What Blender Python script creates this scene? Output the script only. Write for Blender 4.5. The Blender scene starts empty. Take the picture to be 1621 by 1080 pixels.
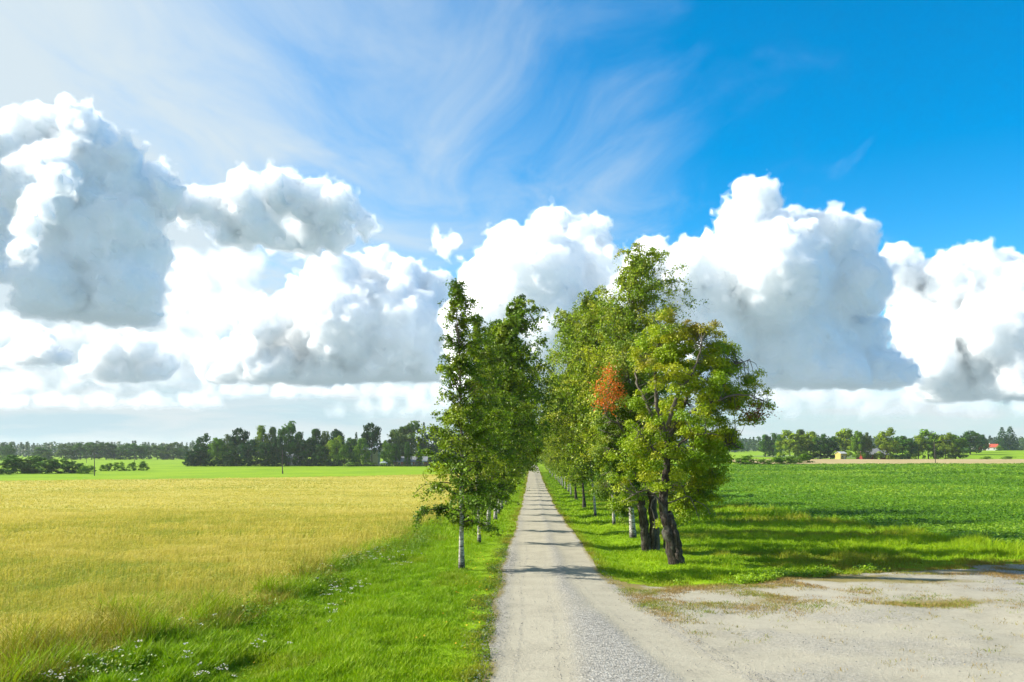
import bpy, bmesh, math
import numpy as np
from mathutils import Vector
R = math.radians
scene = bpy.context.scene
COL = scene.collection

# ================================================================ camera
cam_d = bpy.data.cameras.new('camera'); cam = bpy.data.objects.new('camera', cam_d); COL.objects.link(cam)
cam.location = (0, 0, 6); cam.rotation_euler = (R(90), 0, 0)
cam_d.sensor_width = 36; cam_d.lens = 27.98
cam_d.shift_x = -31.5/1621; cam_d.shift_y = 173/1621
cam_d.clip_start = 0.5; cam_d.clip_end = 60000
scene.camera = cam
F = 1260.0
def at(px, py, y):            # measured direction of the photo -> world point at distance y
    return np.array(((px-842)/F*y, y, 6+(713-py)/F*y))

# ================================================================ sun, sky, exposure
SUN_EL, SUN_AZ = R(32), R(9)          # azimuth: how far the sun stands ahead of square-left
sx, sy, sz = -math.cos(SUN_EL)*math.cos(SUN_AZ), math.cos(SUN_EL)*math.sin(SUN_AZ), math.sin(SUN_EL)
sd = bpy.data.lights.new('sun', 'SUN'); sd.energy = 5.0; sd.angle = R(0.5); sd.color = (1, .95, .85)
sun = bpy.data.objects.new('sun', sd); COL.objects.link(sun)
sun.rotation_euler = Vector((sx, sy, sz)).to_track_quat('Z', 'Y').to_euler()
sun.location = (-50, 20, 60)
vs_ = scene.view_settings
vs_.view_transform = 'Standard'; vs_.look = 'None'; vs_.exposure = 1.1; vs_.gamma = 1; vs_.use_curve_mapping = False
scene.cycles.use_denoising = True; scene.cycles.use_adaptive_sampling = True; scene.cycles.adaptive_threshold = .015
scene.cycles.volume_bounces = 12; scene.cycles.max_bounces = 28
scene.cycles.diffuse_bounces = 4; scene.cycles.transmission_bounces = 6; scene.cycles.transparent_max_bounces = 16

def mk(nt):
    nt.nodes.clear()
    def nd(t, *a, **k):
        n = nt.nodes.new(t)
        for q, v in k.items():
            if q == 'ins':
                for i, x in v.items():
                    if hasattr(x, 'links') or isinstance(x, bpy.types.NodeSocket): nt.links.new(x, n.inputs[i])
                    else: n.inputs[i].default_value = x
            else: setattr(n, q, v)
        return n
    return nd
def ramp(nd, src, stops):
    n = nd('ShaderNodeValToRGB', ins={0: src}); e = n.color_ramp.elements
    while len(e) < len(stops): e.new(.5)
    for x, (p, c) in zip(e, stops): x.position = p; x.color = (*c, 1) if len(c) == 3 else c
    return n.outputs[0]
def mixc(nd, f, a, b, mode='MIX'):
    n = nd('ShaderNodeMix', data_type='RGBA', blend_type=mode, ins={0: f, 6: a, 7: b}); return n.outputs[2]
def math_(nd, op, a, b=0.0, c=0.0, clamp=False):
    return nd('ShaderNodeMath', operation=op, use_clamp=clamp, ins={0: a, 1: b, 2: c}).outputs[0]

W = bpy.data.worlds.new('World'); scene.world = W; W.use_nodes = True
nd = mk(W.node_tree)
sky = nd('ShaderNodeTexSky', sky_type='NISHITA', sun_disc=False, sun_elevation=SUN_EL,
         sun_rotation=math.atan2(sx, sy), altitude=100, air_density=1.0, dust_density=0.3, ozone_density=3.0)
hsv = nd('ShaderNodeHueSaturation', ins={'Saturation': 1.5, 'Hue': .492, 'Color': sky.outputs[0]})
tc = nd('ShaderNodeTexCoord')
sep = nd('ShaderNodeSeparateXYZ', ins={0: tc.outputs['Generated']})
zc = math_(nd, 'MAXIMUM', sep.outputs[2], .02)
# high thin cloud: a flat layer (direction / height), streaked by the wind
u = math_(nd, 'DIVIDE', sep.outputs[0], zc); v = math_(nd, 'DIVIDE', sep.outputs[1], zc)
pl = nd('ShaderNodeCombineXYZ', ins={0: u, 1: v, 2: 0.0})
mp = nd('ShaderNodeMapping', ins={0: pl.outputs[0], 2: (0, 0, R(38)), 3: (.8, .42, 1)})
wv = nd('ShaderNodeTexNoise', ins={0: mp.outputs[0], 'Scale': .5, 'Detail': 3})
mp2 = nd('ShaderNodeVectorMath', operation='MULTIPLY_ADD', ins={0: wv.outputs['Color'], 1: (2.2, 2.2, 0), 2: mp.outputs[0]})
ci = nd('ShaderNodeTexNoise', ins={0: mp2.outputs[0], 'Scale': 2.4, 'Detail': 9, 'Roughness': .6})
ci_m = nd('ShaderNodeMapRange', ins={0: ci.outputs[0], 1: .34, 2: .74, 3: 0, 4: 1}).outputs[0]
# the veil thickens towards the sun's side of the sky and the horizon, and thins out to the right
az = math_(nd, 'DIVIDE', sep.outputs[0], math_(nd, 'MAXIMUM', sep.outputs[1], .05))
azs = math_(nd, 'MULTIPLY_ADD', sep.outputs[2], .5, math_(nd, 'ADD', az, -.17))
azw = math_(nd, 'MULTIPLY_ADD', ci_m, -.50, math_(nd, 'ADD', azs, .24))
veil = nd('ShaderNodeMapRange', interpolation_type='SMOOTHSTEP', ins={0: azw, 1: .38, 2: -.60, 3: 0.0, 4: .95}).outputs[0]
# broken low banks towards the horizon: long in azimuth, thin in height
bk = nd('ShaderNodeCombineXYZ', ins={0: math_(nd, 'MULTIPLY', az, 4.5), 1: math_(nd, 'MULTIPLY', sep.outputs[2], 34.0), 2: 0.0})
st = nd('ShaderNodeTexNoise', ins={0: bk.outputs[0], 'Scale': 1.0, 'Detail': 7, 'Roughness': .56, 'Distortion': .35})
low = nd('ShaderNodeMapRange', interpolation_type='SMOOTHSTEP', ins={0: sep.outputs[2], 1: .22, 2: .05, 3: 0, 4: 1}).outputs[0]
st_m = nd('ShaderNodeMapRange', ins={0: st.outputs[0], 1: .42, 2: .60, 3: 0, 4: 1}).outputs[0]
hz = nd('ShaderNodeMapRange', interpolation_type='SMOOTHSTEP', ins={0: sep.outputs[2], 1: .20, 2: -.01, 3: 0, 4: .9}).outputs[0]
SKYK = .105
c0_ = mixc(nd, veil, hsv.outputs[0], (3.25, 3.7, 3.9, 1))
c0_ = mixc(nd, hz, c0_, (2.3, 3.15, 3.6, 1))                              # moist air along the horizon
c1 = mixc(nd, math_(nd, 'MULTIPLY', low, math_(nd, 'MULTIPLY', st_m, .85)), c0_, (3.35, 3.7, 3.85, 1))
up = nd('ShaderNodeMapRange', ins={0: sep.outputs[2], 1: -.08, 2: -.04, 3: 0, 4: 1}).outputs[0]
c1 = mixc(nd, up, (1.6, 2.1, 2.3, 1), c1)                                     # below the horizon: land, brightened as added fill for the clouds' undersides
bg = nd('ShaderNodeBackground', ins={0: c1, 1: SKYK})
nd('ShaderNodeOutputWorld', ins={0: bg.outputs[0]})
W.cycles.sampling_method = 'MANUAL'; W.cycles.sample_map_resolution = 512

# ================================================================ helpers
def tag(o, label=None, cat=None, group=None, kind=None):
    for k, v in (('label', label), ('category', cat), ('group', group), ('kind', kind)):
        if v: o[k] = v
    return o
def link(name, me, parent=None, mat=None):
    o = bpy.data.objects.new(name, me); COL.objects.link(o); o.parent = parent
    if mat and me and not me.materials: me.materials.append(mat)
    return o
def empty(name, loc, rz=0):
    o = bpy.data.objects.new(name, None); COL.objects.link(o); o.location = loc; o.rotation_euler.z = rz
    o.empty_display_size = .3
    return o
def npmesh(name, v, f, col=None, smooth=False):
    """v (n,3), f (m,k) one face size; col (n,3) point colour 'tint'"""
    v = np.ascontiguousarray(v, np.float32); f = np.ascontiguousarray(f, np.int32)
    me = bpy.data.meshes.new(name); k = f.shape[1]
    me.vertices.add(len(v)); me.vertices.foreach_set('co', v.ravel())
    me.loops.add(f.size); me.loops.foreach_set('vertex_index', f.ravel())
    me.polygons.add(len(f)); me.polygons.foreach_set('loop_start', np.arange(0, f.size, k, dtype=np.int32))
    me.polygons.foreach_set('loop_total', np.full(len(f), k, np.int32))
    if smooth: me.polygons.foreach_set('use_smooth', np.ones(len(f), bool))
    if col is not None:
        a = me.color_attributes.new('tint', 'FLOAT_COLOR', 'POINT')
        a.data.foreach_set('color', np.column_stack((col, np.ones(len(col)))).astype(np.float32).ravel())
    me.update(calc_edges=True); me.validate()
    return me
def _h(ix, iy, s):
    n = (ix*374761393+iy*668265263+s*974711) & 0xffffffff
    n = ((n ^ (n >> 13))*1274126177) & 0xffffffff
    return ((n ^ (n >> 16)) & 0xffff)/65535.0
def vnoise(x, y, s=0):
    x = np.asarray(x, float); y = np.asarray(y, float)
    ix = np.floor(x).astype(np.int64); iy = np.floor(y).astype(np.int64)
    fx = x-ix; fy = y-iy; fx = fx*fx*(3-2*fx); fy = fy*fy*(3-2*fy)
    a = _h(ix, iy, s); b = _h(ix+1, iy, s); c = _h(ix, iy+1, s); d = _h(ix+1, iy+1, s)
    return (a+(b-a)*fx)*(1-fy)+(c+(d-c)*fx)*fy
def fbm(x, y, s=0, o=4):
    t = 0; w = .5; tot = 0
    for i in range(o):
        t = t+w*vnoise(np.asarray(x)*2**i+17.3*i, np.asarray(y)*2**i-9.1*i, s+i); tot += w; w *= .5
    return t/tot
def sstep(a, b, x):
    t = np.clip((np.asarray(x, float)-a)/(b-a), 0, 1); return t*t*(3-2*t)
def lerp(a, b, t): return a+(b-a)*t

# ---------------------------------------------------------------- materials
ALBEDO = .78                  # all colours below were first measured against a dimmer exposure
def alb(nd, c): return mixc(nd, 1.0, c, (ALBEDO, ALBEDO, ALBEDO, 1), 'MULTIPLY')
def mat(name, base, rough=.85, var=.25, scale=6.0, bump=0.0, spec=.2, noise2=None, coord='Object'):
    m = bpy.data.materials.new(name); m.use_nodes = True; nd = mk(m.node_tree)
    tc = nd('ShaderNodeTexCoord').outputs[coord]
    n = nd('ShaderNodeTexNoise', ins={0: tc, 'Scale': scale, 'Detail': 6, 'Roughness': .65})
    lo = tuple(c*(1-var) for c in base); hi = tuple(min(1, c*(1+var)) for c in base)
    c = ramp(nd, n.outputs[0], [(.3, lo), (.7, hi)])
    c = alb(nd, c); b = nd('ShaderNodeBsdfPrincipled', ins={'Base Color': c, 'Roughness': rough, 'Specular IOR Level': spec})
    if bump:
        bp = nd('ShaderNodeBump', ins={'Strength': bump, 'Height': n.outputs[0]}); m.node_tree.links.new(bp.outputs[0], b.inputs['Normal'])
    nd('ShaderNodeOutputMaterial', ins={0: b.outputs[0]})
    return m
def leafmat(name, trans=.4, rough=.5, spec=.25, objcol=False, tcol=(1.15, 1.25, .55)):
    """colour from the per-leaf 'tint' attribute; part of the light passes through the blade"""
    m = bpy.data.materials.new(name); m.use_nodes = True; nd = mk(m.node_tree)
    c = nd('ShaderNodeVertexColor', layer_name='tint').outputs[0]
    if objcol:
        oi = nd('ShaderNodeObjectInfo')
        c = mixc(nd, 1.0, c, oi.outputs['Color'], 'MULTIPLY')
    c = alb(nd, c); b = nd('ShaderNodeBsdfPrincipled', ins={'Base Color': c, 'Roughness': rough, 'Specular IOR Level': spec})
    t = nd('ShaderNodeBsdfTranslucent', ins={0: mixc(nd, 1.0, c, (*tcol, 1), 'MULTIPLY')})
    x = nd('ShaderNodeMixShader', ins={0: trans, 1: b.outputs[0], 2: t.outputs[0]})
    nd('ShaderNodeOutputMaterial', ins={0: x.outputs[0]})
    return m
M_LEAF = leafmat('leaf', .30)
M_FAR = leafmat('far_leaf', .25, .8, .1, objcol=True)
M_BLADE = leafmat('grass_blade', .25, .6, .15)
M_STRAW = leafmat('straw', .35, .7, .15, tcol=(1.1, 1.05, .8))
M_STONE = leafmat('stone_chip', 0.0, .9, .1)

def birch_bark():
    m = bpy.data.materials.new('birch_bark'); m.use_nodes = True; nd = mk(m.node_tree)
    tc = nd('ShaderNodeTexCoord').outputs['Object']
    mp = nd('ShaderNodeMapping', ins={0: tc, 3: (2.2, 2.2, 7)})
    n = nd('ShaderNodeTexNoise', ins={0: mp.outputs[0], 'Scale': 1.6, 'Detail': 5, 'Roughness': .6})
    c = ramp(nd, n.outputs[0], [(.36, (.04, .035, .03)), (.46, (.40, .37, .33)), (.6, (.66, .63, .58))])
    sepz = nd('ShaderNodeSeparateXYZ', ins={0: tc})
    lowf = nd('ShaderNodeMapRange', ins={0: math_(nd, 'MULTIPLY_ADD', n.outputs[0], 1.6, sepz.outputs[2]), 1: 1.0, 2: 1.7, 3: 1, 4: 0}).outputs[0]
    c = mixc(nd, lowf, c, (.05, .045, .04, 1))
    up = nd('ShaderNodeMapRange', ins={0: sepz.outputs[2], 1: 3.5, 2: 8, 3: 0, 4: .8}).outputs[0]   # upper stems stay brown
    c = mixc(nd, up, c, (.16, .11, .075, 1))
    c = alb(nd, c); b = nd('ShaderNodeBsdfPrincipled', ins={'Base Color': c, 'Roughness': .75, 'Specular IOR Level': .2})
    nd('ShaderNodeOutputMaterial', ins={0: b.outputs[0]}); return m
M_BIRCH = birch_bark()
def dark_bark():
    m = bpy.data.materials.new('dark_bark'); m.use_nodes = True; nd = mk(m.node_tree)
    tc = nd('ShaderNodeTexCoord').outputs['Object']
    mp = nd('ShaderNodeMapping', ins={0: tc, 3: (9, 9, 1.6)})
    n = nd('ShaderNodeTexNoise', ins={0: mp.outputs[0], 'Scale': 1.5, 'Detail': 8, 'Roughness': .7})
    n2 = nd('ShaderNodeTexNoise', ins={0: tc, 'Scale': 2.2, 'Detail': 4})
    c = ramp(nd, n.outputs[0], [(.35, (.018, .014, .011)), (.55, (.085, .07, .055)), (.75, (.2, .17, .14))])
    c = mixc(nd, nd('ShaderNodeMapRange', ins={0: n2.outputs[0], 1: .55, 2: .7}).outputs[0], c, (.17, .165, .13, 1))
    c = alb(nd, c); b = nd('ShaderNodeBsdfPrincipled', ins={'Base Color': c, 'Roughness': .9, 'Specular IOR Level': .1})
    bp = nd('ShaderNodeBump', ins={'Strength': .9, 'Distance': .06, 'Height': n.outputs[0]}); m.node_tree.links.new(bp.outputs[0], b.inputs['Normal'])
    nd('ShaderNodeOutputMaterial', ins={0: b.outputs[0]}); return m
M_BARK = dark_bark()
M_GREYWOOD = mat('weathered_wood', (.30, .27, .23), .9, .35, 9)
HAZE = 0.00008
# ================================================================ the lie of the land
def prof(y, p): return np.interp(y, [q[0] for q in p], [q[1] for q in p])
def smooth_prof(y, p):        # softened polyline
    y = np.asarray(y, float); d = np.clip(np.abs(y)*.12, 3, 40)
    return (prof(y-d, p)+2*prof(y, p)+prof(y+d, p))/4
P_ROAD = [(-100, 4.35), (40, .12), (115, -2.1), (228, -3.0), (460, -3.0), (900, -2.8), (2500, -2.8)]
P_LEFT = [(-100, 4.2), (40, .1), (115, -1.9), (262, -2.8), (440, -2.7), (900, -2.8), (2500, -2.8)]
P_RIGHT = [(-100, 4.35), (40, .12), (115, -1.25), (200, -.6), (324, .85), (495, .5), (700, .6), (2500, .5)]
def G(x, y):
    x = np.asarray(x, float); y = np.asarray(y, float)
    r = smooth_prof(y, P_ROAD); l = smooth_prof(y, P_LEFT); q = smooth_prof(y, P_RIGHT)
    h = r+(l-r)*sstep(-6, -45, x)+(q-r)*sstep(9, 60, x)
    h = h+sstep(150, 420, x)*sstep(500, 820, y)*5.4                     # the rise with the white house
    h = h-.30*np.exp(-((x+6.9)/1.5)**2)*sstep(700, 200, y)               # ditch beside the avenue
    h = h-.18*np.exp(-((x-5.4)/1.0)**2)*sstep(30, 38, y)*sstep(700, 200, y)
    off = np.clip(np.maximum(-1.6-x, x-3.6), 0, 3)/3
    h = h+off*(fbm(x*.35, y*.35, 3)-.5)*.22
    h = h+off*(fbm(x*.02, y*.02, 9)-.5)*.5*sstep(10, 60, np.abs(x))
    return h

def geo(a, b, s0, k):
    o = [a]; s = s0
    while o[-1] < b: o.append(o[-1]+s); s *= k
    return o
XL = np.array(sorted(set([round(-v, 3) for v in geo(14, 2400, .6, 1.06)][::-1]+[round(v, 3) for v in np.arange(-14, 14.01, .25)]+[round(v, 3) for v in geo(14, 2400, .6, 1.06)])))
YL = np.array(sorted(set([round(v, 3) for v in np.arange(-60, 130, .5)]+[round(v, 3) for v in geo(130, 2400, .5, 1.035)])))
def grid(name, xs, ys, zoff, mask=None, col=None):
    X, Y = np.meshgrid(xs, ys); Z = G(X, Y)+(zoff(X, Y) if callable(zoff) else zoff)
    nx, ny = len(xs), len(ys)
    i = np.arange(nx*ny).reshape(ny, nx)
    f = np.stack((i[:-1, :-1], i[:-1, 1:], i[1:, 1:], i[1:, :-1]), -1)
    if mask is not None:
        xc = (X[:-1, :-1]+X[1:, 1:])/2; yc = (Y[:-1, :-1]+Y[1:, 1:])/2
        f = f[mask(xc, yc)]
    f = f.reshape(-1, 4)
    v = np.column_stack((X.ravel(), Y.ravel(), Z.ravel()))
    c = col(X.ravel(), Y.ravel()) if col else None
    used = np.unique(f); remap = np.full(len(v), -1); remap[used] = np.arange(len(used))
    return npmesh(name, v[used], remap[f], None if c is None else c[used], smooth=True)

# where things lie --------------------------------------------------
def road_l(y): return -1.5+.12*(vnoise(np.asarray(y)*.35, 0, 5)-.5)*2*1.2-.55*sstep(24, 16, y)*0+.35*sstep(40, 18, y)
def road_r(y): return 3.35+.12*(vnoise(np.asarray(y)*.3, 3, 6)-.5)*2+np.clip(38-np.asarray(y, float), 0, 40)**2*.0042
def lot_edge(x): return np.interp(x, [2, 3.6, 5, 8, 12, 18, 25, 40, 80], [36.3, 35.6, 33.6, 32.8, 35.5, 38, 41, 43, 44])+.9*(fbm(np.asarray(x)*.7, np.asarray(x)*.1, 21)-.5)*2
def in_lot(x, y): return (x > 2.6) & (y < lot_edge(x))
def grain_far(x): return np.interp(x, [-400, -135, -79, -37, -9], [150, 200, 226, 266, 292])
def grain_edge(y): return -9.6+.7*(fbm(np.asarray(y)*.12, 0, 31)-.5)*2-.9*sstep(30, 17, y)
def in_grain(x, y): return (x < grain_edge(y)) & (y < grain_far(x))
def crop_edge(y): return np.interp(y, [0, 48, 100, 160, 400], [29, 30, 30, 15, 13])+2.5*(fbm(np.asarray(y)*.11, 4, 33)-.5)*2
def in_crop(x, y): return (x > crop_edge(y)) & (y > 47-.05*x+2*(vnoise(x*.2, y*0, 8)-.5)) & (y < 305-.02*x)

def groundmat(name, cols, s1=.05, s2=3.0, far=None, rough=.95):
    m = bpy.data.materials.new(name); m.use_nodes = True; nd = mk(m.node_tree)
    p = nd('ShaderNodeNewGeometry').outputs['Position']
    n1 = nd('ShaderNodeTexNoise', ins={0: p, 'Scale': s1, 'Detail': 5, 'Roughness': .6})
    n2 = nd('ShaderNodeTexNoise', ins={0: p, 'Scale': s2, 'Detail': 4, 'Roughness': .7})
    f = math_(nd, 'MULTIPLY_ADD', n2.outputs[0], .5, math_(nd, 'MULTIPLY', n1.outputs[0], .5))
    c = ramp(nd, f, cols)
    c = alb(nd, c); b = nd('ShaderNodeBsdfPrincipled', ins={'Base Color': c, 'Roughness': rough, 'Specular IOR Level': .1})
    bp = nd('ShaderNodeBump', ins={'Strength': .6, 'Distance': .2, 'Height': n2.outputs[0]}); m.node_tree.links.new(bp.outputs[0], b.inputs['Normal'])
    nd('ShaderNodeOutputMaterial', ins={0: b.outputs[0]}); return m
g = link('ground', grid('ground', XL, YL, 0.0), mat=groundmat('meadow', [(.36, (.15, .29, .003)), (.5, (.23, .38, .004)), (.64, (.31, .43, .006))], .04, 2.0))
tag(g, kind='structure')

# gravel: per-vertex masks pick fines (r), loose stone (g) and dry weeds (b)
def gravelmat(name, fine, coarse):
    m = bpy.data.materials.new(name); m.use_nodes = True; nd = mk(m.node_tree)
    p = nd('ShaderNodeNewGeometry').outputs['Position']
    tn = nd('ShaderNodeSeparateColor', ins={0: nd('ShaderNodeVertexColor', layer_name='tint').outputs[0]})
    n1 = nd('ShaderNodeTexNoise', ins={0: p, 'Scale': .7, 'Detail': 6, 'Roughness': .6})
    n2 = nd('ShaderNodeTexNoise', ins={0: p, 'Scale': 9.0, 'Detail': 5, 'Roughness': .75})
    vo = nd('ShaderNodeTexVoronoi', ins={0: p, 'Scale': 17.0, 'Randomness': 1.0})
    vg = nd('ShaderNodeSeparateColor', ins={0: vo.outputs['Color']})
    cf = ramp(nd, math_(nd, 'MULTIPLY_ADD', n2.outputs[0], .5, math_(nd, 'MULTIPLY', n1.outputs[0], .5)), [(.35, tuple(c*.78 for c in fine)), (.5, fine), (.66, tuple(c*1.15 for c in fine))])
    cs = ramp(nd, vg.outputs[0], [(0, (.15, .145, .13)), (.25, (.26, .25, .23)), (.6, (.36, .345, .31)), (.9, (.49, .47, .42))])
    f = nd('ShaderNodeMapRange', ins={0: math_(nd, 'MULTIPLY_ADD', n2.outputs[0], .9, math_(nd, 'SUBTRACT', tn.outputs[1], .45)), 1: .2, 2: .95, 4: .85}).outputs[0]
    c = mixc(nd, f, cf, cs)
    fw = nd('ShaderNodeMapRange', ins={0: math_(nd, 'MULTIPLY_ADD', n2.outputs[0], 1.2, math_(nd, 'SUBTRACT', tn.outputs[2], .6)), 1: .3, 2: .7}).outputs[0]
    cw = ramp(nd, n2.outputs[0], [(.35, (.20, .17, .05)), (.5, (.30, .23, .09)), (.65, (.2, .23, .04))])
    c = mixc(nd, fw, c, cw)
    h = math_(nd, 'MULTIPLY_ADD', vo.outputs['Distance'], f, n2.outputs[0])
    c = alb(nd, c); b = nd('ShaderNodeBsdfPrincipled', ins={'Base Color': c, 'Roughness': .95, 'Specular IOR Level': .1})
    bp = nd('ShaderNodeBump', ins={'Strength': .7, 'Distance': .05, 'Height': h}); m.node_tree.links.new(bp.outputs[0], b.inputs['Normal'])
    nd('ShaderNodeOutputMaterial', ins={0: b.outputs[0]}); return m
M_ROAD = gravelmat('road_gravel', (.43, .395, .30), 0)
M_LOT = gravelmat('lot_gravel', (.435, .40, .305), 0)
def rut_l(y): return .05+.0*y
def rut_r(y): return 2.38+np.clip(38-y, 0, 40)**2*.0042
def road_col(x, y):
    wob = (fbm(y*.12, x*.0, 41)-.5)*.5
    a = np.exp(-((x-rut_l(y)-wob)/1.02)**4); b = np.exp(-((x-rut_r(y)-wob)/.85)**4)
    loose = np.clip(1-np.maximum(a, b), 0, 1)*(.55+.7*(fbm(x*.9, y*.25, 43)))
    loose *= lerp(1, .55, sstep(40, 110, y))
    tr = np.exp(-((x-rut_l(y)-.55-wob)/.10)**2)*.25+np.exp(-((x-rut_l(y)+.45-wob)/.10)**2)*.3+np.exp(-((x-rut_r(y)+.3-wob)/.08)**2)*.3
    e = np.maximum(sstep(.5, .0, x-road_l(y)), sstep(.5, 0, road_r(y)-x))
    weeds = e*fbm(x*1.2, y*.8, 47)*1.25*np.where((x > 2.6) & (y < 34), .35, 1)
    return np.column_stack((np.maximum(a, b), np.clip(loose+tr, 0, 1), np.clip(weeds, 0, 1)))
# the road: strips between its two wandering edges
ys = np.concatenate((np.arange(-40, 130, .5), YL[(YL >= 130) & (YL < 520)])); nu = 56
tt = np.linspace(0, 1, nu)
Y2, T2 = np.meshgrid(ys, tt, indexing='ij'); X2 = lerp(road_l(Y2), road_r(Y2), T2)
crown = .05*(1-(2*T2-1)**2)
rc = road_col(X2.ravel(), Y2.ravel())
Z2 = G(X2, Y2)+.045+crown-.03*rc[:, 0].reshape(X2.shape)
i = np.arange(X2.size).reshape(X2.shape)
f = np.stack((i[:-1, :-1], i[:-1, 1:], i[1:, 1:], i[1:, :-1]), -1).reshape(-1, 4)
tag(link('road', npmesh('road', np.column_stack((X2.ravel(), Y2.ravel(), Z2.ravel())), f, rc, True), mat=M_ROAD), kind='structure')
def lot_col(x, y):
    loose = sstep(.45, .7, fbm(x*.28, y*.5, 51))*.4+.5*sstep(15, 24, x)*sstep(24, 29, y)
    e = lot_edge(x)-y
    weeds = sstep(5.0, 0, e)*.6*fbm(x*.9, y*1.1, 53)*1.5+sstep(.56, .72, fbm(x*.33, y*.55, 57))*.5*sstep(16, 3, e)
    weeds += np.exp(-((x-road_r(y)-.55)/.5)**2)*sstep(24, 30, y)*1.1*fbm(x*1.1, y*.6, 59)
    loose += .25*fbm(x*1.3, y*1.6, 52)
    weeds += .9*np.exp(-((x-14.8)/3.2)**2-((y-28.9-.05*(x-14))/.75)**2)*fbm(x*.9, y*1.4, 58)*1.5
    return np.column_stack((np.ones_like(x), np.clip(loose, 0, 1), np.clip(weeds, 0, 1)))
lx = np.concatenate((np.arange(2.6, 14, .25), XL[(XL >= 14) & (XL < 95)])); ly = np.arange(-60, 46, .5)
tag(link('gravel_lot', grid('gravel_lot', lx, ly, .03, lambda x, y: (y < lot_edge(x)) & (x > road_r(y)-1.2), lot_col), mat=M_LOT), kind='structure')
# ripening grain: the sheet is the top of the dense stand, the loose stalks are added below
def grain_z(x, y): return .08+.52*sstep(45, 100, y)*sstep(0, 6, grain_edge(y)-x)+.12*(fbm(x*.8, y*.8, 61)-.5)*sstep(60, 110, y)
def strawmat():
    m = bpy.data.materials.new('grain_top'); m.use_nodes = True; nd = mk(m.node_tree)
    p = nd('ShaderNodeNewGeometry').outputs['Position']
    mp = nd('ShaderNodeMapping', ins={0: p, 3: (.018, .06, 1)})
    n1 = nd('ShaderNodeTexNoise', ins={0: mp.outputs[0], 'Scale': 1.0, 'Detail': 5, 'Roughness': .6})
    n2 = nd('ShaderNodeTexNoise', ins={0: p, 'Scale': 2.5, 'Detail': 5, 'Roughness': .75})
    f = math_(nd, 'MULTIPLY_ADD', n2.outputs[0], .45, math_(nd, 'MULTIPLY', n1.outputs[0], .55))
    c = ramp(nd, f, [(.36, (.43, .40, .07)), (.5, (.56, .49, .10)), (.64, (.64, .55, .14))])
    c = alb(nd, c); b = nd('ShaderNodeBsdfPrincipled', ins={'Base Color': c, 'Roughness': .95, 'Specular IOR Level': .1})
    bp = nd('ShaderNodeBump', ins={'Strength': .8, 'Distance': .25, 'Height': n2.outputs[0]}); m.node_tree.links.new(bp.outputs[0], b.inputs['Normal'])
    nd('ShaderNodeOutputMaterial', ins={0: b.outputs[0]}); return m
gx = XL[(XL > -420) & (XL < -8)]; gy = np.concatenate((np.arange(-40, 130, 1.), np.arange(130, 300, 2.)))
tag(link('grain_field', grid('grain_field', gx, gy, grain_z, in_grain), mat=strawmat()), kind='structure')
# leafy green crop on the right and the cut stubble beyond it
cx_ = XL[(XL > 10) & (XL < 420)]; cy_ = np.arange(42, 312, 2.)
tag(link('crop_field', grid('crop_field', cx_, cy_, lambda x, y: .06+.2*sstep(60, 120, y)*sstep(0, 5, x-crop_edge(y)), in_crop), mat=groundmat('crop_soil', [(.35, (.06, .15, .004)), (.5, (.10, .24, .005)), (.66, (.16, .31, .008))], .03, 1.5)), kind='structure')
stx = XL[(XL > 60) & (XL < 700)]; sty = np.concatenate((np.arange(306, 500, 4.), ))
tag(link('stubble_field', grid('stubble_field', stx, sty, .12, lambda x, y: (y > 308-.02*x) & (y < 478-.10*(x-100)*0) & (x > 84+(y-306)*.12)), mat=groundmat('stubble', [(.36, (.36, .27, .12)), (.5, (.46, .36, .17)), (.64, (.5, .41, .21))], .03, .8)), kind='structure')
stx = XL[(XL > 180) & (XL < 330)]
tag(link('pale_field', grid('pale_field', stx, YL[(YL > 540) & (YL < 720)], .25, lambda x, y: (x < .42*y-10) & (x > .262*y)), mat=groundmat('pale_crop', [(.36, (.3, .27, .1)), (.5, (.24, .3, .12)), (.64, (.2, .3, .14))], .01, .3)), kind='structure')
# a gravel track at the far left of the grain
tx = XL[(XL > -330) & (XL < -108)]
tag(link('track', grid('track', tx, np.arange(150, 222, 1.), .1, lambda x, y: np.abs(y-(grain_far(x)+3.6)) < 1.6), mat=mat('track_gravel', (.46, .44, .4), .95, .2, .8)), kind='structure')
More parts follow.
